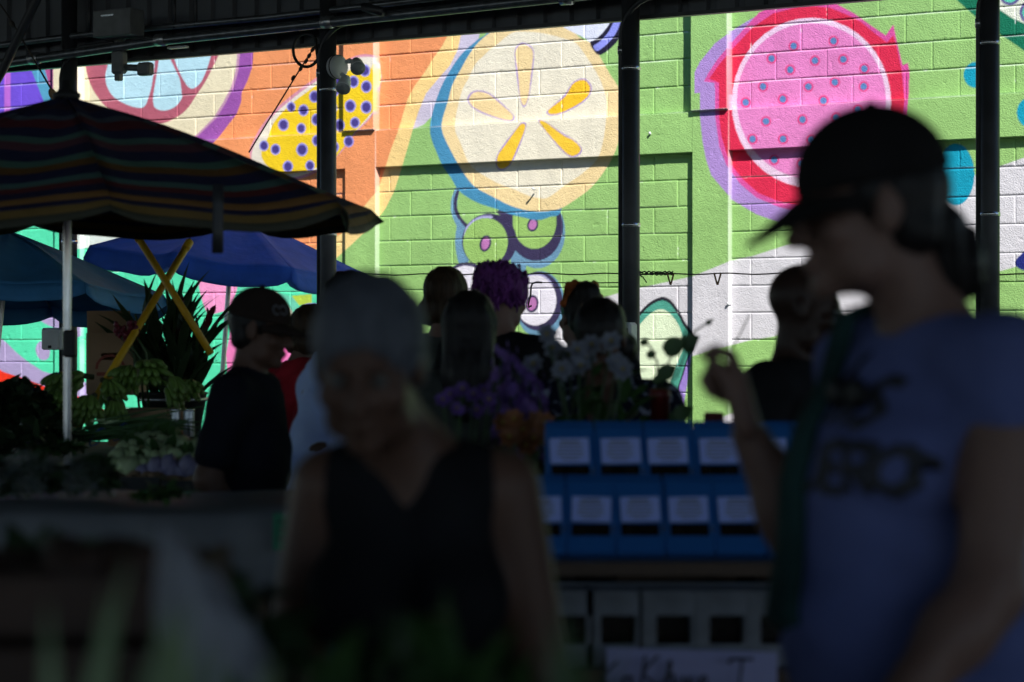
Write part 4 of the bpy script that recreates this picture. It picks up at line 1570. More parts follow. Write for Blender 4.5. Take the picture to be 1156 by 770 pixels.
leaf_heap('leafy_greens', P(14, 486, 8.9), .17, .22, .17, 900, .08, .034, M['leafd'], 'tall dark heap of curly greens at the left end of the table', 'greens', None, 3, .7)
leaf_heap('leafy_greens', P(44, 498, 8.3), .10, .10, .05, 130, .08, .02, M['leafd'], 'low dark clump of herbs left of the bright pole', 'greens', None, 4, .4)
leaf_heap('leafy_greens', P(60, 510, 7.9), .09, .06, .02, 80, .06, .010, M['leafm'], 'stringy roots and herbs at the foot of the bright pole', 'greens', None, 5, .3)
leaf_heap('leafy_greens', P(22, 512, 8.0), .16, .12, .06, 130, .08, .025, M['leafd'], 'limp greens at the far left front of the table', 'greens', None, 6, .3)
leaf_heap('leafy_greens', P(188, 562, 5.6), .05, .04, .02, 46, .05, .012, M['leafm'], 'small sprig of herbs lying on the white table cover', 'herbs', None, 7, .3)


def wob_noise(a, s, ph):
    def f(X, Y, Z):
        return a * (np.sin(X * s + ph + 1.7 * np.sin(Z * s * .8)) + np.sin(Y * s * 1.2 + 2 * ph + 1.3 * np.sin(X * s)) + np.sin(Z * s * 1.1 - ph + 1.5 * np.sin(Y * s * .9)))
    return f


# bagged greens on the white table
for i, (x, y, rx, rz, lb) in enumerate([(40, 540, .085, .075, 'bag of leafy greens standing left on the white covered table'), (98, 548, .085, .06, 'wide bag of leafy greens lying on the white covered table'), (-14, 545, .10, .08, 'bag of greens cut off by the left edge of the white table')]):
    d = 5.75
    c = P(x, y, d)
    bg = leaf_heap('bagged_greens', Vector((c.x, d, 1.06)), rx * .62, .05, rz * 1.0, 120, .06, .022, M['leafd'], lb, 'greens', 'bagged greens on the white table', 20 + i, .7)
    s = SDF(.03)
    s.ell((c.x, d, 1.045 + rz * .5), (rx * .95, .10, rz * .9)).ell((c.x - rx * .3, d, 1.045 + rz * 1.1), (rx * .5, .07, rz * .6))
    s.cut((0, 0, 1.04), (0, 0, -1))
    v_, q_ = s.mesh(.012, wob=wob_noise(.004, 38, i))
    o = link_mesh('plastic_bag', v_, q_, M['film'], bg)

# far cherries
tr = empty('cherry_tray', P(342, 452, 10.9), 'low tray of red cherries on the far brown box', 'fruit tray')
a = P(342, 462, 10.9)
m = MB().box(a + Vector((0, 0, .012)), (.17, .2, .05), None, .004)
m.build('shell', M['wood'], tr, smooth=False)
M['cherry'] = mat('red cherry', (.22, .012, .015), .25, var=.5, scale=14)
m = MB()
for j in range(60):
    m.ell(a + Vector((rg.uniform(-.08, .08), rg.uniform(-.09, .09), .045 + rg.uniform(0, .035))), (.013, .013, .012), None, 7, 5)
m.build('cherries', M['cherry'], tr)
M['green_crate'] = mat('dark green crate', (.012, .04, .03), .5)
MB().box(P(338, 437, 11.1), (.10, .12, .05), None, .006).build('punnet', M['green_crate'], tr, smooth=False)

# hooded sheet and price sign, tomato
gs = empty('price_sign', P(322, 620, 5.28), 'small green price card pinned to the front of the white table cover', 'sign')
M['green_card'] = mat('green price card', (.01, .17, .085), .6)
o = MB().box(P(322, 600, 5.28), (28 * 5.28 / F, .004, 42 * 5.28 / F), rotx(-6), .001).build('card', M['green_card'], gs, smooth=False)
m = MB()
for (y, xa, xb) in [(588, 312, 331), (597, 313, 328), (607, 312, 326)]:
    xx = xa
    while xx < xb:
        m.tube([P(xx, y + 2.5, 5.265), P(xx + 1.4, y - 2.5, 5.262), P(xx + 2.4, y + 2, 5.265)], .0012, 4)
        xx += 3.6
m.build('lettering', M['ink'], gs)
MB().tube([P(322, 581, 5.27), P(322, 581, 5.255)], .004, 8).build('pin', M['band'], gs)
# ------------------------------------------------------------------ people
M['skin_tan'] = mat('tanned skin', (.105, .055, .039), .5, var=.08, scale=9)
M['skin_fair'] = mat('fair skin', (.19, .108, .085), .5, var=.08, scale=9)
M['skin_dark'] = mat('dark skin', (.035, .018, .013), .45, var=.1, scale=9)
M['eye'] = mat('eye', (.07, .065, .06), .2, var=.05)
M['h_grey'] = mat('grey hair', (.095, .10, .12), .6, var=.3, scale=30, bump=.5, bscale=90)
M['h_black'] = mat('black hair', (.012, .010, .010), .45, var=.3, scale=30, bump=.5, bscale=90)
M['h_brown'] = mat('brown hair', (.045, .026, .014), .5, var=.4, scale=30, bump=.5, bscale=90)
M['h_purple'] = mat('purple dyed hair', (.16, .035, .20), .6, var=.4, scale=25, bump=.6, bscale=70)
M['c_black'] = mat('black cotton', (.012, .012, .014), .85, var=.2, bump=.2, bscale=25)
M['c_navy'] = mat('dark navy cotton', (.010, .011, .018), .85, var=.2, bump=.2, bscale=25)
M['c_red'] = mat('red cotton', (.36, .018, .03), .8, var=.2, bump=.3, bscale=18)
M['c_white'] = mat('pale blue cotton shirt', (.50, .62, 1.0), .8, var=.06, bump=.2, bscale=18)
M['c_blue'] = mat('blue grey jersey', (.11, .13, .30), .85, var=.1, bump=.2, bscale=22)
M['c_scarf'] = mat('green scarf', (.020, .050, .048), .85, var=.25, bump=.3, bscale=18)
M['c_jean'] = mat('dark denim', (.025, .035, .07), .85, var=.2, bump=.2, bscale=40)
M['c_grey'] = mat('grey green cotton', (.06, .065, .06), .85, var=.2, bump=.2, bscale=25)
M['c_flor'] = mat('dark blue cloth with pale dots', (.012, .014, .035), .8, var=.3, scale=36, col2=(.26, .27, .36), detail=1)
M['c_flor'].node_tree.nodes['Color Ramp'].color_ramp.elements[0].position = .56
M['c_flor'].node_tree.nodes['Color Ramp'].color_ramp.elements[1].position = .66
M['c_skirt'] = mat('pale and blue patterned skirt', (.03, .045, .09), .8, var=.2, scale=7, col2=(.40, .42, .44), detail=2)
M['c_skirt'].node_tree.nodes['Color Ramp'].color_ramp.elements[0].position = .46
M['c_skirt'].node_tree.nodes['Color Ramp'].color_ramp.elements[1].position = .56
M['c_cap'] = mat('dark cap twill', (.016, .014, .014), .85, var=.2, bump=.2, bscale=60)
M['c_cap2'] = mat('brown cap twill', (.03, .02, .017), .85, var=.2, bump=.2, bscale=60)
M['c_emb'] = mat('grey cap stitching', (.15, .15, .17), .7)
M['c_band'] = mat('rust coloured headband', (.36, .10, .03), .8, var=.5, scale=24, bump=.3, bscale=30)
M['shades'] = mat('dark sunglasses', (.008, .008, .01), .45, spec=.2)


for k_, m_ in M.items():
    if k_.startswith(('c_', 'h_')):
        m_.node_tree.nodes['Principled BSDF'].inputs['Specular IOR Level'].default_value = .08 if k_.startswith('c_') else .2
    if k_.startswith('skin'):
        m_.node_tree.nodes['Principled BSDF'].inputs['Specular IOR Level'].default_value = .25
    if k_.startswith('h_'):
        n_t = m_.node_tree
        for nd in [q for q in n_t.nodes if q.type == 'TEX_NOISE']:
            mp = n_t.nodes.new('ShaderNodeMapping')
            mp.inputs['Scale'].default_value = (1.6, 1.6, .16)
            l_ = nd.inputs['Vector'].links[0]
            src_ = l_.from_socket
            n_t.links.new(src_, mp.inputs['Vector'])
            n_t.links.new(mp.outputs['Vector'], nd.inputs['Vector'])
            nd.inputs['Scale'].default_value *= 1.5


def RX(a):
    return np.array(Matrix.Rotation(math.radians(a), 3, 'X'))


def RZ(a):
    return np.array(Matrix.Rotation(math.radians(a), 3, 'Z'))


def RY(a):
    return np.array(Matrix.Rotation(math.radians(a), 3, 'Y'))


def A(*p):
    return np.array(p, float)


def hand_sdf(s, wrist, d, n, side, sc=1., curl=(25, 35, 25), spread=1., curls=None, thumb=(.55, .65, .35)):
    """palm and five fingers; d towards the knuckles, n out of the palm, side +1/-1 picks the thumb side"""
    d = d / np.linalg.norm(d)
    n = n - d * n.dot(d)
    n = n / np.linalg.norm(n)
    u_ = np.cross(d, n) * side
    wrist = np.array(wrist, float)
    for i, off in enumerate((.030, .010, -.010, -.028)):
        kn = wrist + (d * (.088, .092, .088, .080)[i] + u_ * off * spread) * sc
        s.cone(wrist + u_ * off * .45 * sc + d * .01 * sc, .0155 * sc, kn, .0115 * sc, 1, .012 * sc)
        ln = (.074, .082, .076, .060)[i]
        cu = curls[i] if curls else curl
        p, ang = kn, 0.
        fan = (.10, .02, -.06, -.14)[i] * spread
        dd0 = d + u_ * fan
        dd0 = dd0 / np.linalg.norm(dd0)
        for j, (fr, r0, r1) in enumerate(((.46, .0098, .0090), (.30, .0090, .0082), (.24, .0082, .0068))):
            ang += math.radians(cu[j])
            dd = dd0 * math.cos(ang) + n * math.sin(ang)
            q = p + dd * ln * fr * sc
            s.cone(p, r0 * sc, q, r1 * sc, 1, .003 * sc)
            p = q
    p = wrist + (d * .022 + u_ * .024 + n * .004) * sc
    t = d * thumb[0] + u_ * thumb[1] + n * thumb[2]
    t = t / np.linalg.norm(t)
    q = p + t * .042 * sc
    s.cone(p, .0165 * sc, q, .0118 * sc, 1, .012 * sc)
    t2 = t * .8 + d * .45 + n * .15
    t2 = t2 / np.linalg.norm(t2)
    q2 = q + t2 * .032 * sc
    s.cone(q, .0115 * sc, q2, .0100 * sc, 1, .003 * sc)
    s.cone(q2, .0100 * sc, q2 + (t2 + n * .2) * .024 * sc, .0078 * sc, 1, .003 * sc)


def cloth_wob(a, seed_):
    def f(X, Y, Z):
        return a * (np.sin(Z * 42 + 2.2 * np.sin(X * 17 + seed_) + 1.6 * np.sin(Y * 15)) + .8 * np.sin(X * 23 + Y * 19 + 2 * np.sin(Z * 11 + seed_)) + .5 * np.sin(Z * 75 + X * 40))
    return f


def hair_wob(a, f_=60):
    def f(X, Y, Z):
        return a * (np.sin(X * f_ * 1.7 + 1.1 * np.sin(Z * 9)) + np.sin(Y * f_ * 1.5 + 1.3 * np.sin(Z * 7 + X * 20)) + .7 * np.sin((X + Y) * f_ * 2.6 + Z * 12))
    return f


def person(label, x, y, H, yaw, lean=0, hp=0, hy=0, roll=0, skin='skin_fair', arms=None, hands=None, shirt=None, lower=None, hair=None,
           width=1., bust=False, res=.012, fine=.0065, z0=0., eyes=False, belly=0., hoff=(0, 0, 0)):
    S = H / 1.70
    Rl = RX(lean)
    piv = A(0, 0, .93)

    def up(*q):
        return (piv + Rl @ (A(*q) - piv)) * S

    nb = up(0, .022, 1.43)
    Rh = RZ(hy) @ RX(hp) @ RY(roll)
    hc = nb + (RX((lean + hp) * .5) @ A(0, -.022, .155)) * S + A(*hoff)

    def hd(*q):
        return hc + Rh @ (A(*q) * S)
    w = width
    sh = {1: up(.172 * w, .016, 1.372), -1: up(-.172 * w, .016, 1.372)}
    arms = arms or {}
    el, wr = {}, {}
    for sd in (1, -1):
        a = arms.get(sd)
        if a is None:
            a = (up(.235 * w * sd, .05, 1.08) / S, up(.235 * w * sd, -.06, .86) / S)
        el[sd], wr[sd] = A(*a[0]) * S, A(*a[1]) * S

    def torso(s, o=0.):
        s.cone(up(0, 0, 1.00), .118 * S * w + o, up(0, -.004 - belly, 1.14), (.116 + belly * .5) * S * w + o, .74)
        s.cone(up(0, -.004 - belly, 1.14), (.116 + belly * .5) * S * w + o, up(0, 0, 1.29), .142 * S * w + o, .74)
        s.cone(up(-.115 * w, .016, 1.365), .062 * S + o, up(.115 * w, .016, 1.365), .062 * S + o)
        s.cone(up(0, .012, 1.33), .10 * S + o, up(0, .02, 1.41), .060 * S + o, .8)
        if bust:
            for sd in (1, -1):
                s.ell(up(.068 * sd, -.085, 1.235), A(.068, .062, .066) * S + o)

    def hips(s, o=0.):
        s.ell(A(0, .012, .95) * S, A(.158 * w, .120, .125) * S + o)

    def legs(s, o=0., low=.08):
        for sd in (1, -1):
            hpj, kn, an = A(.088 * sd * w, .005, .90) * S, A(.098 * sd * w, -.012, .48) * S, A(.10 * sd * w, .022, low) * S
            s.cone(hpj, .088 * S + o, kn, .058 * S + o)
            s.cone(kn, .058 * S + o, an, .040 * S + o)

    sk = SDF(.035 * S)
    torso(sk)
    hips(sk)
    legs(sk)
    for sd in (1, -1):
        f0 = A(.10 * sd * w, .03, .05) * S
        sk.cone(f0, .042 * S, A(.115 * sd * w, -.13, .034) * S, .033 * S)
        sk.cone(sh[sd], .056 * S, el[sd], .041 * S)
        sk.cone(el[sd], .041 * S, el[sd] + (wr[sd] - el[sd]) * .3, .042 * S)
        sk.cone(el[sd] + (wr[sd] - el[sd]) * .3, .042 * S, wr[sd], .027 * S)
    sk.cone(nb - A(0, 0, .03) * S, .057 * S, hd(0, .018, -.045), .052 * S, 1, .03 * S)
    # head
    sk.ell(hd(0, .014, .030), A(.073, .092, .086) * S, Rh, .02 * S)
    sk.ell(hd(0, -.030, -.040), A(.058, .058, .070) * S, Rh, .025 * S)
    sk.ell(hd(0, -.070, -.100), A(.024, .020, .018) * S, Rh, .025 * S)
    sk.cone(hd(-.040, -.026, -.082), .020 * S, hd(.040, -.026, -.082), .020 * S, 1, .03 * S)
    sk.cone(hd(-.034, -.076, .020), .011 * S, hd(.034, -.076, .020), .011 * S, 1, .014 * S)
    for sd in (1, -1):
        sk.ell(hd(.030 * sd, -.094, .000), A(.016, .012, .010) * S, Rh, .010 * S, -1)
        sk.ell(hd(.043 * sd, -.060, -.030), A(.022, .018, .018) * S, Rh, .02 * S)
        sk.ell(hd(.073 * sd, .010, -.008), A(.009, .020, .032) * S, Rh @ RX(-12), .008 * S)
    sk.cone(hd(0, -.084, .006), .008 * S, hd(0, -.108, -.034), .0125 * S, 1, .010 * S)
    sk.cone(hd(-.012, -.094, -.038), .009 * S, hd(.012, -.094, -.038), .009 * S, 1, .008 * S)
    sk.ell(hd(0, -.090, -.064), A(.024, .009, .006) * S, Rh, .005 * S)
    sk.ell(hd(0, -.088, -.074), A(.020, .009, .007) * S, Rh, .005 * S)
    lo, hi = hc - .125 * S, hc + .14 * S
    ms = [sk.mesh(res, (lo, hi), fine)]
    hands = hands or {}
    for sd in (1, -1):
        hs = SDF(.01)
        h = hands.get(sd) or {}
        d = A(*h['d']) if 'd' in h else (wr[sd] - el[sd])
        n = A(*h['n']) if 'n' in h else A(-sd, 0, 0)
        hand_sdf(hs, wr[sd] - d / np.linalg.norm(d) * .006, d, n, h.get('side', -sd), S * h.get('sc', 1.), h.get('curl', (22, 28, 20)), h.get('spread', 1.), h.get('curls'), h.get('thumb', (.55, .65, .35)))
        ms.append(hs.mesh(h.get('res', .0055)))
    v_, q_ = join(ms)
    v_ = v_ + A(0, 0, z0)
    root = link_mesh('person', v_, q_, M[skin])
    tag(root, label, 'person')

    def put(name, s, m, r=None, wob=None):
        v, q = s.mesh(r or res, wob=wob)
        o = link_mesh(name, v + A(0, 0, z0), q, m)
        o.parent = root
        return o
    if shirt:
        o_ = .014 * S
        s = SDF(.035 * S)
        torso(s, o_)
        if shirt.get('hem', .9) < 1.0:
            s.ell(A(0, .012, .95) * S, A(.165 * w, .128, .13) * S + .020)
        if shirt.get('drape'):
            s.cone(up(0, -.085, 1.21), .098 * S, A(0, -.115, .90) * S, .118 * S, 1, .05 * S)
            s.cone(up(0, .03, 1.20), .10 * S, A(0, .05, .90) * S, .125 * S, 1, .05 * S)
        sl = shirt.get('sleeve', .5)
        for sd in (1, -1):
            if sl > 0:
                e = sh[sd] + (el[sd] - sh[sd]) * min(1, sl)
                s.cone(sh[sd], .064 * S + o_ * .4, e, (.058 if sl <= 1 else .05) * S + o_ * .5, 1, .03 * S)
                if sl > 1:
                    s.cone(e, .054 * S, el[sd] + (wr[sd] - el[sd]) * (sl - 1), .040 * S, 1, .02 * S)
                if sl <= 1:
                    dd = el[sd] - sh[sd]
                    dd = dd / np.linalg.norm(dd)
            else:
                s.ell(up(.215 * w * sd, .01, 1.33), A(.046, .085, .105) * S, Rl, .012 * S, -1)
        nk = shirt.get('neck', 'crew')
        s.ell(nb + A(0, -.012, .045) * S, A(.082, .085, .062) * S, Rl, .008, -1)
        if nk == 'v':
            s.cone(up(0, -.10, 1.45), .074 * S, up(0, -.168, 1.20), .010 * S, 1, .008, -1)
        s.cut(A(0, 0, shirt.get('hem', .9)) * S, A(0, 0, -1))
        sob = put('top' if shirt.get('sleeve', .5) == 0 else 'shirt', s, M[shirt['m']], res, cloth_wob(shirt.get('fold', .0025), yaw))
        root['_s'] = 0
        del root['_s']
    if lower:
        s = SDF(.03 * S)
        if lower[0] == 'trousers':
            hips(s, .012 * S)
            legs(s, .014 * S, .10)
            s.cut(A(0, 0, 1.02) * S, A(0, 0, 1))
            s.cut(A(0, 0, .07) * S, A(0, 0, -1))
            put('trousers', s, M[lower[1]], res, cloth_wob(.002, 3))
        else:
            s.cone(A(0, .01, 1.0) * S, .128 * S * w, A(0, .0, .42) * S, .25 * S, .8)
            s.cut(A(0, 0, 1.03) * S, A(0, 0, 1))
            s.cut(A(0, 0, .42) * S, A(0, 0, -1))
            put('skirt', s, M[lower[1]], res, cloth_wob(.004, 5))
        s = SDF(.02)
        for sd in (1, -1):
            s.cone(A(.10 * sd * w, .035, .048) * S, .047 * S, A(.116 * sd * w, -.14, .036) * S, .038 * S)
        s.cut(A(0, 0, .004) * S, A(0, 0, -1))
        put('shoes', s, M['c_black'], .01)
    if eyes:
        for sd in (1, -1):
            o = MB().ell(Vector(hd(.030 * sd, -.079, .000) + A(0, 0, z0)), (.012 * S,) * 3, None, 10, 8).build('eye', M['eye'])
            o.parent = root
    if hair:
        st_, hm = hair
        s = SDF(.025 * S)
        if st_ == 'bald':
            pass
        elif st_ == 'undercap':
            s.ell(hd(0, .022, .020), A(.078, .094, .078) * S, Rh)
            s.cone(hd(-.04, .05, -.04), .034 * S, hd(.04, .05, -.04), .034 * S)
            s.ell(hd(0, -.080, -.03), A(.075, .082, .10) * S, Rh, .012 * S, -1)
        else:
            s.ell(hd(0, .020, .034), A(.084, .103, .094) * S, Rh)
            if st_ == 'short':
                s.cone(hd(-.036, .055, -.025), .044 * S, hd(.036, .055, -.025), .044 * S)
                s.cut(hd(0, 0, -.035), Rh @ A(0, -.5, -1))
            if st_ == 'fluffy':
                for j in range(40):
                    a = j * 2.4
                    zz_ = -.045 + .115 * ((j * .618) % 1)
                    rr = .9 * math.sqrt(max(.05, 1 - (zz_ / .125) ** 2))
                    s.ell(hd(.080 * rr * math.cos(a), .022 + .098 * rr * math.sin(a), zz_ + .012), A(.024, .024, .040) * S, None, .012)
            if st_ == 'bob':
                s.cone(hd(-.05, .04, -.06), .056 * S, hd(.05, .04, -.06), .056 * S)
            if st_ == 'long':
                s.cone(hd(0, .045, 0), .092 * S, hd(0, .06, -.15), .082 * S, .75)
                s.cone(hd(0, .06, -.15), .080 * S, up(0, .10, 1.33), .06 * S, .7)
            if st_ == 'updo':
                s.ell(hd(0, .06, .10), A(.05, .05, .04) * S, Rh)
                s.cone(hd(-.03, .07, -.03), .05 * S, hd(.03, .07, -.03), .05 * S)
            s.ell(hd(0, -.092, -.042), A(.066, .066, .088) * S, Rh, .012 * S, -1)
        if s.pr:
            put('hair', s, M[hm], fine, hair_wob(.0014 if st_ != 'fluffy' else .004, 95))
    root.location = (x, y, 0)
    root.rotation_euler = (0, 0, math.radians(yaw))
    root['_hd'] = 0
    del root['_hd']
    root_info = dict(S=S, hd=hd, Rh=Rh, up=up, hc=hc, nb=nb, sh=sh, el=el, wr=wr, put=put, z0=z0)
    return root, root_info


def cap(root, I, m, tilt=0, fine=.006, logo=None, drop=14, big=1., ext=.092):
    hd, S = I['hd'], I['S']
    Rh = I['Rh'] @ RX(tilt)
    s = SDF(.01)
    s.ell(hd(0, .010, .042), A(.090, .107, .098) * S * big, Rh)
    s.cut(hd(0, -.02, .030), -Rh[:, 2])
    o = I['put']('cap', s, M[m], fine)
    rows = []
    for i in range(15):
        ph_ = math.radians(-72 + 144 * i / 14)
        r_ = []
        for j in range(7):
            e = ext * max(0, math.cos(ph_ * 1.22)) ** .55 * j / 6
            bx, by = math.sin(ph_) * (.089 + e * .55), .010 - math.cos(ph_) * (.104 + e)
            bz = .034 - math.tan(math.radians(drop)) * max(0, -by - .085) - .042 * math.sin(ph_) ** 2 * (.35 + .65 * j / 6)
            r_.append(Vector(I['hd'](0, 0, 0) + Rh @ A(bx, by, bz) * S))
        rows.append(r_)
    bo = MB().grid(rows).build('brim', M[m])
    solid(bo, .005, 0)
    bo.parent = o
    k = MB()
    k.ell(Vector(hd(0, .018, .139)), (.010 * S, .010 * S, .006 * S), None, 8, 6)
    ko = k.build('button', M[m])
    ko.parent = o
    if logo:
        c = hd(*logo)
        d = c - hd(0, .018, .042)
        d = d / np.linalg.norm(d)
        Mb = basis(Vector(d), Vector((0, 0, 1)))
        k = MB()
        for (cx, cz, r0, a0, a1) in ((-.014, 0, .014, 30, 330), (.016, 0, .014, -120, 160)):
            pts = []
            for j in range(10):
                a = math.radians(a0 + (a1 - a0) * j / 9)
                pts.append(Vector(c) + Mb @ Vector((r0 * math.sin(a), cx + r0 * math.cos(a), 0)))
            k.tube(pts, .0028, 6)
        lo = k.build('emblem', M['c_emb'])
        lo.parent = o
    return o


def spot(x, d):
    return (x - 578) * d / F, d


# 1 the woman with grey hair, close and out of focus
x_, y_ = spot(484, 3.15)
g1, I1 = person('woman with short grey hair in a black sleeveless top bending over the greens', x_, y_, 1.565, -8, lean=17, hp=19, hy=2, skin='skin_tan',
                arms={1: ((.195, -.09, 1.04), (.15, -.30, .93)), -1: ((-.20, -.09, 1.05), (-.12, -.32, .95))},
                hands={1: dict(curl=(30, 40, 30)), -1: dict(curl=(35, 45, 30))},
                shirt=dict(m='c_black', sleeve=0, neck='v', hem=.92, fold=.0015), lower=('trousers', 'c_jean'), hair=('short', 'h_grey'), bust=True, width=.77, res=.011, fine=.006, eyes=True, hoff=(-.045, -.03, -.01))
# 2 the woman with the black cap, close, in profile
x_, y_ = spot(1057, 3.12)


def loc2(x, y, d, yaw=-64, S=1.755 / 1.70):
    v = rotz(-yaw) @ (P(x, y, d) - Vector((x_, y_, 0)))
    return tuple(v / S)


g2, I2 = person('woman in a black cap and blue grey tee raising one hand beside the blue boxes', x_, y_, 1.755, -64, lean=3, hp=6, hy=-22, skin='skin_fair',
                arms={1: ((.195, -.065, 1.085), (.20, -.23, .93)), -1: (loc2(908, 608, 3.26), loc2(846, 492, 3.27))}, width=.94, hoff=(-.026, -.058, .002),
                hands={-1: dict(d=(-.06, -.16, .98), n=(-.50, -.86, 0), side=1, sc=1.04, curls=[(12, 50, 45), (60, 84, 50), (72, 88, 55), (76, 88, 55)], spread=.95, thumb=(.97, .0, .22), res=.0042), 1: dict(curl=(30, 40, 30))},
                shirt=dict(m='c_blue', sleeve=.16, drape=True, neck='crew', hem=.93, fold=.0045), lower=('skirt', 'c_skirt'), hair=('undercap', 'h_black'), bust=True, res=.011, fine=.006, eyes=True)
cap(g2, I2, 'c_cap', 6, drop=30, big=1.0, ext=.080)
s = SDF(.03)
hd2 = I2['hd']
s.cone(hd2(0, .075, -.01), .034, hd2(0, .095, -.045), .032).cone(hd2(0, .095, -.045), .034, hd2(0, .112, -.085), .034).ell(hd2(0, .116, -.10), A(.028, .030, .038))
I2['put']('ponytail', s, M['h_black'], .006, hair_wob(.005, 80))

wisp = MB()
rw_ = random.Random(5)
for j in range(22):
    p0 = Vector(hd2(rw_.uniform(-.02, .02), .105 + rw_.uniform(-.02, .02), -.08 + rw_.uniform(-.03, .03)))
    dv = Vector((rw_.uniform(-.3, .3), rw_.uniform(.2, 1), rw_.uniform(-1, .3))).normalized()
    wisp.tube([p0, p0 + dv * .03, p0 + dv * .055 + Vector((0, 0, -.02))], [.003, .0022, .001], 5)
wisp.build('loose_strands', M['h_black']).parent = g2


def garment_strip(root, pts, w, t, m, name, nrm):
    """a flat band that follows points on the clothes"""
    mb = MB()
    pts = [Vector(p) for p in pts]
    rows = []
    for i, p in enumerate(pts):
        d = (pts[min(i + 1, len(pts) - 1)] - pts[max(i - 1, 0)]).normalized()
        n = Vector(nrm[i] if isinstance(nrm, list) else nrm)
        sd = d.cross(n).normalized()
        ww = w[i] if isinstance(w, list) else w
        rows.append([p + sd * ww * (k / 3 - .5) + n * (.006 if k in (1, 2) else 0) for k in range(4)])
    mb.grid(rows)
    o = mb.build(name, m)
    solid(o, t, 0)
    o.parent = root
    return o


u2_ = I2['up']
S2 = I2['S']
e2 = I2['el'][1] * .45 + I2['wr'][1] * .55
for dx in (-.035, .035):
    sb_ = MB().tube([Vector(e2) + Vector((dx * .6, dx, -.25)), Vector(e2) + Vector((dx * .3 + .02, dx * .5, -.10)), Vector(e2) + Vector((.0, dx * .1, .045)), Vector(e2) + Vector((-.05, -dx * .2, -.05)), Vector(e2) + Vector((-.05, dx, -.25))], .008, 8, True, 1.6).build('bag_strap', M['c_black'])
    sb_.parent = g2
s = SDF(.02)
s.ell(e2 + A(-.01, 0, -.36), A(.055, .15, .15))
I2['put']('hand_bag', s, M['c_skirt'], .011, cloth_wob(.003, 2))
# lettering on the chest, laid on the jersey
tx = MB()


from mathutils.bvhtree import BVHTree
sh2 = [c_ for c_ in g2.children if c_.name.startswith('shirt')][0]
bv2 = BVHTree.FromPolygons([v_.co.copy() for v_ in sh2.data.vertices], [tuple(p_.vertices) for p_ in sh2.data.polygons])


def on_shirt(u_, z, off=.002):
    p_ = Vector(u2_(u_, -.6, z))
    h_ = bv2.ray_cast(p_, Vector((0, 1, 0)))
    if h_[0] is None:
        return Vector(u2_(u_, -.12, z))
    n_ = h_[1] if h_[1].dot(Vector((0, -1, 0))) > 0 else -h_[1]
    return h_[0] + n_ * off


def chest(u_, z):
    """a point on the front of the tee: u across, z up (metres, unscaled)"""
    return on_shirt(u_, z)


def stroke(pl, r=.0075):
    q = []
    for (a, b), (c, d) in zip(pl[:-1], pl[1:]):
        q += [(a + (c - a) * k / 4, b + (d - b) * k / 4) for k in range(4)]
    q.append(pl[-1])
    vs = []
    for i, (a, b) in enumerate(q):
        p0, p1 = q[max(i - 1, 0)], q[min(i + 1, len(q) - 1)]
        dx, dz = p1[0] - p0[0], p1[1] - p0[1]
        L = math.hypot(dx, dz) or 1
        vs.append([on_shirt(a - dz / L * r * k, b + dx / L * r * k, .0022) for k in (-1, 0, 1)])
    tx.grid(vs)


for (cx, cz, k) in [(-.005, 1.355, 'A'), (.05, 1.355, 'S'), (-.065, 1.27, 'M'), (-.015, 1.27, 'U'), (.035, 1.27, 'E'), (.08, 1.27, 'R'), (.122, 1.27, 'O')]:
    h_, w_ = .030, .018
    G = {'A': [[(-1, -1), (0, 1), (1, -1)], [(-.5, -.2), (.5, -.2)]], 'S': [[(1, .8), (0, 1), (-1, .5), (1, -.5), (0, -1), (-1, -.8)]],
         'M': [[(-1, -1), (-1, 1), (0, -.2), (1, 1), (1, -1)]], 'U': [[(-1, 1), (-1, -.7), (0, -1), (1, -.7), (1, 1)]], 'E': [[(1, 1), (-1, 1), (-1, -1), (1, -1)], [(-1, 0), (.6, 0)]],
         'R': [[(-1, -1), (-1, 1), (.8, .9), (1, .4), (.6, 0), (-1, 0)], [(0, 0), (1, -1)]], 'O': [[(0, 1), (-1, .4), (-1, -.4), (0, -1), (1, -.4), (1, .4), (0, 1)]]}[k]
    for pl in G:
        stroke([(cx + a * w_, cz + b * h_) for a, b in pl])
o = tx.build('lettering', M['ink'])
solid(o, .0015, 0)
o.parent = g2
sg = MB()
for sd in (-1, 1):
    sg.ell(chest(-.005 + sd * .026, 1.365) + Vector((0, -.012, 0)), (.026, .008, .022), None, 12, 8)
sg.tube([chest(-.005, 1.375) + Vector((0, -.012, 0)), chest(-.005, 1.37) + Vector((0, -.016, 0))], .006, 6)
sg.tube([chest(-.025, 1.37) + Vector((0, -.014, 0)), chest(-.01, 1.41) + Vector((0, .0, 0)), chest(.0, 1.44) + Vector((0, .02, 0))], .004, 6)
o = sg.build('sunglasses', M['shades'])
o.location = g2.location
o.rotation_euler = g2.rotation_euler
tag(o, 'dark sunglasses hung on the neckline of the blue grey tee', 'sunglasses')

sc_p = [u2_(-.09, .10, 1.42), u2_(-.095, .03, 1.462), u2_(-.088, -.06, 1.44)]
sc_n = [(0, .3, .9), (0, 0, 1), (0, -.6, .8)]
for (a_, z_) in [(-.075, 1.38), (-.06, 1.32), (-.045, 1.25), (-.035, 1.16), (-.03, 1.07), (-.03, .95)]:
    sc_p.append(on_shirt(a_, z_, .010))
    sc_n.append((0, -1, .1))
last = sc_p[-1]
for dz_ in (.12, .24, .36):
    sc_p.append(Vector(last) + Vector((0, -.012, -dz_)))
    sc_n.append((0, -1, 0))
garment_strip(g2, sc_p, [.03, .035, .04, .045, .05, .055, .06, .07, .08, .09, .095, .1], .012, M['c_scarf'], 'scarf', sc_n)
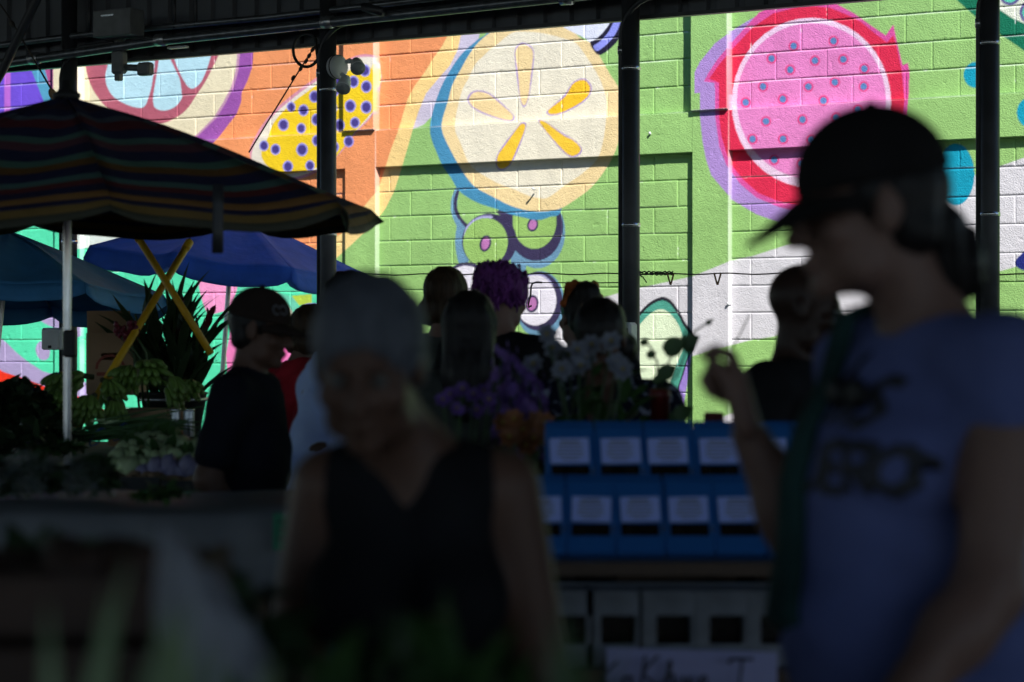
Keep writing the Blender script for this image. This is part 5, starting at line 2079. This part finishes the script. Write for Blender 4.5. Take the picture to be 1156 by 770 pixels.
# 3 the man at the stall
x_, y_ = spot(266, 6.85)
g3, I3 = person('man in a brown cap and dark navy tee looking along the stall', x_, y_, 1.60, 82, lean=7, hp=10, hy=0, skin='skin_tan',
                arms={-1: ((-.225, .03, 1.10), (-.19, -.07, .88)), 1: ((.225, 0, 1.08), (.18, -.16, .90))},
                shirt=dict(m='c_navy', sleeve=.72, hem=.86), lower=('trousers', 'c_jean'), hair=('undercap', 'h_black'), width=1.08, belly=.03, res=.011, fine=.006, eyes=True)
cap(g3, I3, 'c_cap2', 2, .005, logo=(-.055, -.068, .075))
# 4 red blouse
x_, y_ = spot(313, 9.4)
g4, I4 = person('person in a loose red blouse with a tied waist behind the man with the cap', x_, y_, 1.62, 125, lean=16, hp=20, skin='skin_fair', shirt=dict(m='c_red', sleeve=.8, hem=.86, fold=.005), lower=('trousers', 'c_black'), hair=('bob', 'h_brown'))
s = SDF(.01)
s.cone(I4['up'](-.02, 0, 1.05), .128, I4['up'](.02, 0, 1.03), .128, .78)
s.cut(I4['up'](0, 0, 1.065), A(0, 0, 1)).cut(I4['up'](0, 0, 1.02), A(0, 0, -1))
I4['put']('belt', s, M['c_red'], .008)
# 5 white shirt, bending
x_, y_ = spot(350, 7.4)
g5, I5 = person('person in a creased pale blue shirt leaning forward behind the grey haired woman', x_, y_, 1.69, 100, lean=14, hp=12, skin='skin_tan', arms={-1: ((-.24, -.12, 1.12), (-.18, -.38, 1.10)), 1: ((.24, -.1, 1.1), (.18, -.36, 1.08))}, shirt=dict(m='c_white', sleeve=1.0, hem=.90, fold=.006), lower=('trousers', 'c_jean'), hair=('short', 'h_black'), width=1.12)
# 6..9 the group looking at the flowers
x_, y_ = spot(505, 9.1)
person('person with shoulder length brown hair at the back of the group', x_, y_, 1.745, 165, hp=6, hy=-20, skin='skin_fair', shirt=dict(m='c_grey', sleeve=.6), lower=('trousers', 'c_jean'), hair=('bob', 'h_brown'))
x_, y_ = spot(531, 6.95)
person('woman with dark straight hair and a grey green top seen from behind', x_, y_, 1.60, 172, hp=5, skin='skin_fair', shirt=dict(m='c_grey', sleeve=.5), lower=('trousers', 'c_black'), hair=('long', 'h_black'), width=.95)
x_, y_ = spot(561, 8.2)
g8, I8 = person('person with fluffy purple dyed hair in a black jacket', x_, y_, 1.735, 150, hp=8, lean=3, skin='skin_fair', shirt=dict(m='c_black', sleeve=1.7), lower=('trousers', 'c_jean'), hair=('fluffy', 'h_purple'), width=1.08)
cu = MB()
rc_ = random.Random(8)
for j in range(190):
    a_ = rc_.uniform(0, 6.283)
    zz_ = rc_.uniform(-.06, .098)
    if math.sin(a_) < -.45 and zz_ < .05:
        continue
    rr = math.sqrt(max(.03, 1 - ((zz_ - .03) / .112) ** 2))
    q_ = [(1.0, 0), (1.07, .006), (1.09, -.008), (1.05, -.022)]
    tw = rc_.uniform(-.25, .25)
    cu.tube([Vector(I8['hd'](.090 * rr * e_ * math.cos(a_ + tw * i_ / 3), .022 + .108 * rr * e_ * math.sin(a_ + tw * i_ / 3), zz_ + .01 + h__ + (.03 * (e_ - 1) if zz_ > .08 else 0))) for i_, (e_, h__) in enumerate(q_)], [.006, .006, .005, .002], 5)
cu.build('curls', M['h_purple']).parent = g8
x_, y_ = spot(655, 8.7)
g9, I9 = person('person with dark hair gathered up under a rust coloured headband', x_, y_, 1.66, -170, hp=0, hy=15, skin='skin_fair', shirt=dict(m='c_navy', sleeve=.6), lower=('trousers', 'c_jean'), hair=('updo', 'h_black'))
s = SDF(.01)
s.cone(I9['hd'](-.05, .03, .118), .020, I9['hd'](.05, .03, .118), .020).cone(I9['hd'](.05, .03, .118), .020, I9['hd'](.082, .02, .05), .016).cone(I9['hd'](-.05, .03, .118), .020, I9['hd'](-.082, .02, .05), .016)
I9['put']('headband', s, M['c_band'], .006, hair_wob(.004, 90))
# 10 patterned dress
x_, y_ = spot(680, 6.65)
person('woman in a dark blue dotted dress looking down at the flowers', x_, y_, 1.575, -8, lean=3, hp=32, hy=-10, skin='skin_tan', arms={1: ((.25, -.03, 1.07), (.16, -.24, 1.02)), -1: ((-.25, -.03, 1.07), (-.16, -.24, 1.02))}, shirt=dict(m='c_flor', sleeve=.7, neck='v', hem=.9, fold=.002), lower=('skirt', 'c_flor'), hair=('bob', 'h_black'), width=1.1, bust=True, eyes=True)
# 11 bald man
x_, y_ = spot(890, 5.78)
person('man with a shaved head and black shirt standing behind the blue boxes', x_, y_, 1.65, 62, lean=4, hp=8, hy=18, skin='skin_dark', shirt=dict(m='c_black', sleeve=.7), lower=('trousers', 'c_black'), hair=('bald', 'h_black'), width=1.1, belly=.02, eyes=True)

# ------------------------------------------------------------------ the rack of blue boxes
M['bluebox'] = mat('bright blue card', (.014, .115, .37), .45, var=.10, scale=5)
M['label'] = mat('lavender white printed label', (.42, .50, 1.0), .6, var=.05, scale=8)
M['window'] = mat('dark clear window over brown goods', (.016, .012, .010), .15, var=.5, scale=30)
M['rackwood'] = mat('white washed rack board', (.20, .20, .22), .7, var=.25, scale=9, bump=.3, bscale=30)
M['lipwood'] = mat('brown rack lip', (.085, .05, .032), .7, var=.2, scale=12)
rx0, rx1 = P(600, 0, 4.9).x - .02, P(925, 0, 4.9).x + .03
rk = empty('tiered_rack', ((rx0 + rx1) / 2, 4.95, 0), 'white washed tiered rack carrying blue boxes and pale cartons', 'rack')
T1, T2, T3 = 1.108, .968, .775
for (z, y0, y1) in [(T1, 5.06, 5.32), (T2, 4.80, 5.06), (T3, 4.54, 4.80)]:
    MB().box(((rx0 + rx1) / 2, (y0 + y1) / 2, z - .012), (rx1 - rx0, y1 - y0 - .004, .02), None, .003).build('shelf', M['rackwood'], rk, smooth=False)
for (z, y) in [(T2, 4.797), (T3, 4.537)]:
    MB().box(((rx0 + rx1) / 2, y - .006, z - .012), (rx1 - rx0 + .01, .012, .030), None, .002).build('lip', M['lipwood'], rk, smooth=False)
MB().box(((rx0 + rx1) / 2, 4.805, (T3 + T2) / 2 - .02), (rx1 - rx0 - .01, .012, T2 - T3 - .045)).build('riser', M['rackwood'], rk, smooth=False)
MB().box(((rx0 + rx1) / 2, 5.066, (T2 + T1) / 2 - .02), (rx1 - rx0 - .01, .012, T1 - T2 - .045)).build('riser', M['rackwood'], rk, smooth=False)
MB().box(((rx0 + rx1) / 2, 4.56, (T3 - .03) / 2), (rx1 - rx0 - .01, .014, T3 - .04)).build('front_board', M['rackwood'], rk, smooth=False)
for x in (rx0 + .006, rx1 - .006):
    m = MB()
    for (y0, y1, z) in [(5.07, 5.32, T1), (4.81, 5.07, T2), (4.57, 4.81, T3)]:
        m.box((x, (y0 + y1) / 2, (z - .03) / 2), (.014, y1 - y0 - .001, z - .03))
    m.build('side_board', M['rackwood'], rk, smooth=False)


def blue_box(c, w, h, dep, rot, label, lc, lh, wc, wh):
    """an upright box: blue card, header flap folded back, white label, dark window below"""
    root = empty('blue_box', c, label, 'box', 'blue boxes on the tiered rack')
    c = Vector(c)
    Rm = rotz(rot) @ rotx(-31)
    fy = -dep / 2

    def at(x, y, z):
        return c + Rm @ Vector((x, y, z))
    MB().box(at(0, 0, h / 2), (w, dep, h), Rm, .004).build('carton', M['bluebox'], root, smooth=False)
    MB().box(at(0, fy + .02, h + .012), (w * .98, .004, .030), Rm @ rotx(-20), .001).build('header_flap', M['bluebox'], root, smooth=False)
    lb = MB().box(at(rg.uniform(-.003, .003), fy - .002, h * lc), (w * .80, .003, h * lh), Rm @ roty(rg.uniform(-2, 2)), .001).build('label', M['label'], root, smooth=False)
    m = MB()
    for k, (zz_, ww) in enumerate([(.84, .40), (.70, .52), (.56, .48), (.42, .54), (.28, .50), (.14, .34)]):
        m.box(at(0, fy - .0042, h * (lc + lh * (zz_ - .5))), (w * ww, .0012, .0035 if k else .006), Rm)
    m.build('print', M['print_grey'], lb, smooth=False)
    MB().box(at(0, fy - .001, h * wc), (w * .78, .004, h * wh), Rm, .001).build('window', M['window'], root, smooth=False)
    MB().ell(at(w * .46, fy - .004, h * wc), (.006, .004, .009), None, 8, 6).build('clip', M['film'], root)
    return root


M['print_grey'] = mat('small grey print', (.26, .26, .34), .6)
ROW1 = [(644, 'leftmost blue box of the upper row'), (700, 'second blue box from the left in the upper row'), (756, 'third blue box from the left in the upper row'), (812, 'fourth blue box from the left in the upper row, behind the raised wrist'), (868, 'blue box of the upper row right behind the raised forearm'), (924, 'last blue box of the upper row, half hidden by the blue grey tee')]
ROW2 = [(611, 'leftmost blue box of the lower row, half behind the grey haired woman'), (667, 'second blue box from the left in the lower row'), (723, 'third blue box from the left in the lower row'), (779, 'fourth blue box from the left in the lower row'), (835, 'fifth blue box from the left in the lower row'), (891, 'last blue box of the lower row, against the tee of the woman in the cap')]
for row_, z, y, h, pr in ((ROW1, T1, 5.18, .148, (.55, .45, .165, .26)), (ROW2, T2, 4.92, .180, (.59, .345, .31, .165))):
    for (x, lb) in row_:
        c = P(x, 0, y)
        blue_box((c.x, y, z + .002), .1155 if z > 1 else .1098, h, .045, rg.uniform(-1.5, 1.5), lb, *pr)
# trays of blue card under the lower row
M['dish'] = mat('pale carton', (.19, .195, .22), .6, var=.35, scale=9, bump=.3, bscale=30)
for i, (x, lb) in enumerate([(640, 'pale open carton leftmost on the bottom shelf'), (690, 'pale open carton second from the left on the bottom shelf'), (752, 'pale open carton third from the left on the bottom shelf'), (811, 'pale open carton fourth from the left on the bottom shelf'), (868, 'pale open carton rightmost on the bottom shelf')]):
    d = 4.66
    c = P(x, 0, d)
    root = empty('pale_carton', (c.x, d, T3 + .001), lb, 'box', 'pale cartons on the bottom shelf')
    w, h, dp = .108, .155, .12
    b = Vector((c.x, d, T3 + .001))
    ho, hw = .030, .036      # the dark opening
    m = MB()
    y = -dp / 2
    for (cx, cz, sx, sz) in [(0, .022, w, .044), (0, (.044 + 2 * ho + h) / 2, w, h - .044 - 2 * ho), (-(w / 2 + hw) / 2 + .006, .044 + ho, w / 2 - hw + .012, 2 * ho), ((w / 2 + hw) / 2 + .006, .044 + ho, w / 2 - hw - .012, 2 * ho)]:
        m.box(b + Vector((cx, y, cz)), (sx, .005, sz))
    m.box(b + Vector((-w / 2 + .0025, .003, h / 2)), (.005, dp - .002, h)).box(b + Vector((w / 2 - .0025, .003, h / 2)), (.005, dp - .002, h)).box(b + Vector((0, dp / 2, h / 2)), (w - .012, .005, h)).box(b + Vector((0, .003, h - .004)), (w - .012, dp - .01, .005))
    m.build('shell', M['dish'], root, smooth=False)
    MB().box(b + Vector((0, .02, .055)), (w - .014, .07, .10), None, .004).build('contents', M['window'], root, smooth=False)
# handwritten card
sg_ = empty('handwritten_sign', P(770, 760, 4.50), 'lavender white card with black handwriting leaning on the rack front', 'sign')
M['cardw'] = mat('lavender white card', (.36, .35, .60), .6, var=.05, scale=5)
cw, ch = (878 - 684) * 4.5 / F, .17
cc = P(781, 735, 4.5) - Vector((0, -.012, ch / 2))
MB().box(cc, (cw, .004, ch), rotx(-8) @ roty(1.5), .001).build('card', M['cardw'], sg_, smooth=False)
m = MB()
HW = {'K': [[(-.9, -1), (-.5, 1)], [(.9, 1), (-.6, -.1), (.7, -1), (1.1, -.8)]], 'o': [[(.2, .1), (-.5, -.1), (-.6, -.8), (.1, -1), (.6, -.5), (.2, .1), (.9, 0)]], 'h': [[(-.7, -1), (-.2, 1.1), (.1, .9), (-.5, -.6), (.2, .1), (.5, -.3), (.3, -1), (.9, -.7)]],
      'u': [[(-.7, .1), (-.7, -.8), (-.2, -1), (.4, .1), (.3, -.9), (.9, -.8)]], 'n': [[(-.7, 0), (-.6, -1), (-.2, .1), (.3, 0), (.3, -1), (.8, -.8)]], 'T': [[(-1.2, .7), (-.8, 1), (1.3, 1.0)], [(.2, 1), (-.2, -1)]]}
for (ch_, x, y, s_) in [('K', 688, 763, 20), ('o', 708, 765, 13), ('K', 734, 757, 20), ('h', 757, 762, 15), ('u', 776, 765, 12), ('n', 795, 765, 12), ('T', 836, 761, 20)]:
    for pl in HW[ch_]:
        m.tube([P(x + a * s_ * .55, y - b * s_ * .85, 4.489 + .0000 * b) + Vector((0, (b * .0), 0)) for a, b in cr(pl, 4, False)], .0030, 5)
m.build('handwriting', M['ink'], sg_)

# ------------------------------------------------------------------ cut flowers
M['f_purple'] = mat('violet petal', (.12, .055, .26), .6, var=.35, scale=22, trans=.2)
M['f_white'] = mat('white petal', (.22, .23, .29), .6, var=.10, scale=22, trans=.25)
M['f_orange'] = mat('dusky orange petal', (.24, .085, .03), .6, var=.35, scale=22, trans=.2)
M['f_mauve'] = mat('pale violet petal', (.20, .10, .36), .6, var=.3, scale=22, trans=.2)
M['f_centre'] = mat('yellow flower centre', (.30, .22, .03), .6)
rf_ = random.Random(9)


def bloom(m, c, r, n, facing, rnd, cup=.5):
    Mb = basis(facing)
    for ring_ in (0, 1):
        for k in range(n):
            a = 2 * math.pi * (k + .5 * ring_) / n + rnd.uniform(-.2, .2)
            d = Mb @ Vector((math.cos(a), math.sin(a), cup + .5 * ring_))
            m.leaf(c, d, r * (1 - .25 * ring_), r * .42, Mb @ Vector((0, 0, 1)), rnd.uniform(.3, 1.0), .25, 5)


def flower_stem(top, foot, petals, label, group, mode, size, rnd):
    root = empty('cut_flower', foot, label, 'flower', group)
    top, foot = Vector(top), Vector(foot)
    mid = foot.lerp(top, .6) + Vector((rnd.uniform(-.02, .02), -.01, 0))
    MB().tube([foot, mid, top], [.004, .0035, .0025], 6).build('stem', M['stemm'], root)
    m = MB()
    if mode == 'spike':
        d = (top - mid).normalized()
        for j in range(15):
            a = j * 2.4
            sd = Vector((math.cos(a), math.sin(a), .1))
            bloom(m, top - d * (.012 * j - .02) + sd * (.012 + .0013 * j), size * (.55 + .035 * j), 5, sd, rnd)
    else:
        bloom(m, top, size, 7, Vector((rnd.uniform(-.4, .4), -1, rnd.uniform(.1, .7))), rnd)
        MB().ell(top + Vector((0, -.006, .004)), (size * .16,) * 3, None, 8, 6).build('centre', M['f_centre'], root)
    m.build('petals', petals, root)
    m = MB()
    for j in range(4):
        p = foot.lerp(mid, .5 + .17 * j)
        m.leaf(p, Vector((rnd.uniform(-1, 1), rnd.uniform(-1, .4), rnd.uniform(.2, 1))), rnd.uniform(.05, .10), .014, None, .8, .2, 4)
    m.build('leaves', M['leafd'], root)
    return root


def bucket(x, d, lb, zb=.721, h=.26, r=.10):
    c = Vector((P(x, 0, d).x, d, zb))
    b = empty('flower_bucket', c, lb, 'bucket', 'flower buckets on the low table')
    MB().lathe([(r * .75, 0), (r * .96, h - .01), (r, h), (r * .95, h), (r * .72, .012)], c, None, 20).build('pail', M['black'], b)
    MB().lathe([(r * .985, h - .03), (r * 1.02, h - .03), (r * 1.02, h - .018), (r * .99, h - .018)], c, None, 20).build('hoop', M['galv'], b)
    return c


bA = bucket(575, 5.85, 'black bucket of violet flower spikes')
bB = bucket(665, 5.95, 'black bucket of white flowers before the dotted dress')
bC = bucket(528, 5.8, 'black bucket of small violet flowers left of the taller spikes')
bD = bucket(612, 5.76, 'black bucket of dusky orange flowers at the table front', h=.16, r=.09)
for (x, y) in [(566, 398), (578, 404), (588, 416), (598, 424), (606, 432), (592, 444), (580, 436), (612, 448), (572, 420), (600, 458)]:
    d = 5.8 + rf_.uniform(-.12, .12)
    flower_stem(P(x, y, d), bA + Vector((rf_.uniform(-.05, .05), rf_.uniform(-.05, .05), .08)), M['f_purple'] if rf_.random() < .6 else M['f_mauve'], 'violet flower spike among the tallest in the violet bucket', 'violet flower spikes', 'spike', .024, rf_)
for (x, y) in [(602, 412), (624, 394), (642, 402), (652, 396), (662, 404), (655, 414), (696, 410), (690, 386), (617, 378), (668, 390), (634, 418), (703, 418)]:
    d = 5.9 + rf_.uniform(-.12, .12)
    flower_stem(P(x, y, d), bB + Vector((rf_.uniform(-.05, .05), rf_.uniform(-.05, .05), .08)), M['f_white'], 'open white flower in front of the dotted dress', 'white flowers', 'bloom', .033, rf_)
for (x, y) in [(508, 446), (522, 440), (534, 446), (546, 442), (552, 452), (516, 462), (538, 464), (500, 452)]:
    d = 5.75 + rf_.uniform(-.1, .1)
    flower_stem(P(x, y, d), bC + Vector((rf_.uniform(-.05, .05), rf_.uniform(-.05, .05), .08)), M['f_purple'], 'small violet flower low beside the grey haired woman', 'small violet flowers', 'bloom', .024, rf_)
for (x, y) in [(568, 478), (580, 474), (590, 486), (602, 496), (615, 478), (618, 490), (626, 500), (575, 494), (606, 476), (594, 504)]:
    d = 5.68 + rf_.uniform(-.08, .05)
    flower_stem(P(x, y, d), bD + Vector((rf_.uniform(-.04, .04), rf_.uniform(-.03, .03), .04)), M['f_orange'], 'dusky orange flower low at the front of the flower table', 'dusky orange flowers', 'bloom', .032, rf_)
leaf_heap('flower_foliage', Vector((bA.x, 5.95, .98)), .14, .10, .20, 150, .10, .016, M['leafd'], 'dark foliage behind the violet spikes', 'foliage', None, 31, .9)
leaf_heap('flower_foliage', Vector((bB.x + .02, 6.0, .98)), .15, .10, .44, 190, .09, .014, M['leafm'], 'green sprays among the white flowers', 'foliage', None, 32, 1.0)
leaf_heap('flower_foliage', Vector((bC.x, 5.9, .96)), .13, .08, .16, 110, .09, .014, M['leafd'], 'dark foliage around the small violet flowers', 'foliage', None, 33, .9)
# tall thin plant in a red pot beside the post
pt = P(745, 456, 6.0)
pp = empty('potted_plant', Vector((pt.x, 6.0, .90)), 'sparse leafy plant in a red pot before the avocado', 'plant')
MB().lathe([(.030, .90 - pt.z + pt.z), (.030, .90), (.024, .90), (.026, 1.29), (.029, 1.29), (.029, 1.32), (.025, 1.32)][2:], (pt.x, 6.0, 0), None, 18).build('pot', mat('red pot', (.13, .012, .012), .45), pp)
m, ms_ = MB(), MB()
for (pts, lv) in [([(742, 440), (742, 410), (735, 392), (728, 386)], [(735, 400, 9), (727, 386, 8)]), ([(746, 440), (752, 415), (760, 398), (776, 372)], [(760, 391, 20), (752, 420, 17), (779, 385, 15), (742, 428, 9)]), ([(750, 440), (764, 425), (776, 392), (784, 374), (806, 360)], [(778, 392, 12), (800, 364, 6)]), ([(760, 475), (768, 462), (776, 452)], [(770, 466, 17), (756, 472, 11)])]:
    w3 = [P(x, y, 6.0 + .004 * i) for i, (x, y) in enumerate(pts)]
    ms_.tube(w3, .0028, 6)
    for (x, y, r) in lv:
        c = P(x, y, 5.99)
        m.leaf(c + Vector((-r * .0012, 0, -r * .0008)), Vector((.8, rf_.uniform(-.3, .3), .5)), r * 1.3 * 6 / F * 1.1, r * .55 * 6 / F, Vector((.2, -1, .3)), .5, .2, 6)
ms_.tube([P(x, y, 6.0) for x, y in [(826, 395), (838, 372), (846, 356)]], .002, 5)
m.build('leaves', M['leafm'], pp)
ms_.build('stems', M['stemm'], pp)
o = MB().box(P(806, 476, 6.0), (.05, .06, .05), None, .004).build('red_tin', mat('dark red tin', (.16, .012, .012), .4), None, P(806, 487, 6.0), smooth=False)
tag(o, 'small dark red tin standing just left of the raised wrist', 'tin')
o2 = MB().box((P(806, 0, 6.0).x, 6.05, .60), (.30, .24, 1.196), None, .004).build('plinth', M['wood'], None, (P(806, 0, 6.0).x, 6.05, 0), smooth=False)
tag(o2, 'plain timber plinth behind the rack of blue boxes', 'plinth')
o3 = MB().box((pt.x - .01, 6.02, .449), (.26, .22, .898), None, .004).build('plinth', M['wood'], None, (pt.x, 6.02, 0), smooth=False)
tag(o3, 'timber plinth under the red plant pot', 'plinth')

# ------------------------------------------------------------------ blurred foreground
# brown crate, white paper bag, leeks and greens on the near table
a, b = P(-60, 700, 2.35), P(232, 628, 2.35)
cx, w, z0_, z1_ = (a.x + b.x) / 2, b.x - a.x, .935, b.z
ck = empty('produce_crate', (cx, 2.35, z0_), 'dark brown slatted crate of roots at the near left', 'crate')
for yy in (2.21, 2.49):
    m = MB()
    for j in range(4):
        hh = (z1_ - z0_) / 4
        m.box((cx, yy, z0_ + hh * (j + .5)), (w, .012, hh - .012), None, .002)
    m.build('side_slats', M['darkwood'], ck, smooth=False)
for xx in (cx - w / 2, cx + w / 2):
    MB().box((xx, 2.35, (z0_ + z1_) / 2), (.016, .292, z1_ - z0_), None, .002).build('end_board', M['darkwood'], ck, smooth=False)
MB().box((cx, 2.35, z0_ + .008), (w - .02, .266, .012)).build('base_board', M['darkwood'], ck, smooth=False)
m = MB()
for j in range(34):
    m.ell((cx + rg.uniform(-.46, .46) * w, 2.35 + rg.uniform(-.1, .1), z1_ - .02 + rg.uniform(-.02, .018)), (.034, .024, .022), rotz(rg.uniform(0, 180)), 10, 7, .07, rg)
m.build('roots', M['darkwood'], ck)
leaf_heap('leafy_greens', Vector((P(40, 0, 2.75).x, 2.75, 1.06)), .16, .10, .10, 130, .12, .035, M['leafd'], 'dark greens behind the brown crate', 'greens', None, 41, .5)
leaf_heap('leafy_greens', Vector((P(205, 0, 2.7).x, 2.62, 1.05)), .10, .08, .09, 90, .10, .03, M['leafd'], 'dark greens between the crate and the white paper', 'greens', None, 42, .5)
MB().box((-.62, 2.72, .52), (.75, .34, 1.04), None, .01).build('stand_block', M['wood'], None, (-.62, 2.72, 0), smooth=False)
tag(bpy.data.objects['stand_block'], 'dark timber stand behind the brown crate', 'stand')
bpy.data.objects['stand_block'].name = 'timber_stand'
# white paper bag, standing open
c = P(248, 0, 1.95)
c = Vector((c.x, 1.95, .935))
rows = []
for i in range(17):
    t = i / 16
    r = []
    for j in range(41):
        an = 2 * math.pi * j / 40
        rx = .046 * (1 - .15 * t) + .004
        ry = .045 * (1 - .5 * t)
        hgt = .35 - .10 * (1 + math.cos(an)) * .5 * (1 + .12 * math.sin(3 * an)) + .004 * math.sin(9 * an)
        wv = 1 + .10 * math.sin(an * 5 + t * 6) + .09 * math.sin(an * 9 - t * 9) + .03 * math.sin(an * 13 + t * 15) * t
        r.append((c.x - .006 * t + rx * math.cos(an) * wv, c.y + ry * math.sin(an) * wv, .935 + hgt * t))
    rows.append(r)
o = MB().grid(rows).build('paper_bag', M['paperw'], None, c)
solid(o, .0015, 0)
tag(o, 'crumpled white paper bag tapering upwards at the near left', 'bag')


def leek(x0, y0, x1, y1, d, lb, mm='leafp', n=5, w=.013, grp='leek leaves at the near edge'):
    p0, p1 = P(x0, y0, d), P(x1, y1, d)
    p0.z = .935
    root = empty('leek', p0, lb, 'leek', grp)
    L = (p1 - p0).length
    dd = (p1 - p0).normalized()
    m = MB()
    for j in range(n):
        m.leaf(p0 + dd * .10, dd + Vector((rg.uniform(-.12, .12), rg.uniform(-.2, .2), 0)), (L - .1) * rg.uniform(.8, 1.05), w * rg.uniform(.7, 1.2), Vector((rg.uniform(-.4, .4), -1, .2)), rg.uniform(-.1, .5), .3, 8)
    m.build('leaves', M[mm], root)
    MB().tube([p0, p0 + dd * .06, p0 + dd * .14], [.014, .013, .010], 10).build('shank', M['bulb'], root)
    return root


leek(70, 780, 92, 640, 1.50, 'pale leek standing at the far left of the near edge')
leek(130, 780, 182, 672, 1.50, 'pale leek leaning right beside the white paper bag')
leek(205, 790, 186, 716, 1.45, 'short pale leek just left of the paper bag')
leek(268, 790, 284, 712, 1.45, 'pale leek in front of the paper bag')
for i, (x, y, lb) in enumerate([(372, 690, 'leafy green bunch before the left arm of the grey haired woman'), (450, 668, 'leafy green bunch before the black top'), (530, 676, 'leafy green bunch before the right arm of the grey haired woman'), (598, 700, 'leafy green bunch at the right end of the near table')]):
    c = P(x, y, 1.9)
    leaf_heap('green_bunch', Vector((c.x, 1.9 + .05 * (i % 2), c.z - .19)), .05, .05, .12, 38, .11, .014, M['leafm'], lb, 'greens', 'green bunches on the near table', 50 + i, 1.2)
MB().box((-.02, 1.93, .985), (.50, .30, .11), None, .012).build('green_tray', M['darkwood'], None, (-.02, 1.93, .93), smooth=False)
tag(bpy.data.objects['green_tray'], 'dark tray under the bunches of greens on the near table', 'tray')
bpy.data.objects['green_tray'].name = 'display_tray'
leek(640, 790, 655, 690, 1.6, 'thin leafy sprig before the pale cartons', 'leafm', 6, .007, None)
for (x, y, r, lb) in [(313, 628, .022, 'dark red tomato beside the green price card'), (150, 676, .013, 'small teal bottle cap among the crate shadows')]:
    pass
MB().box((P(560, 0, 3.6).x, 3.55, 1.0), (.01, .01, .01))
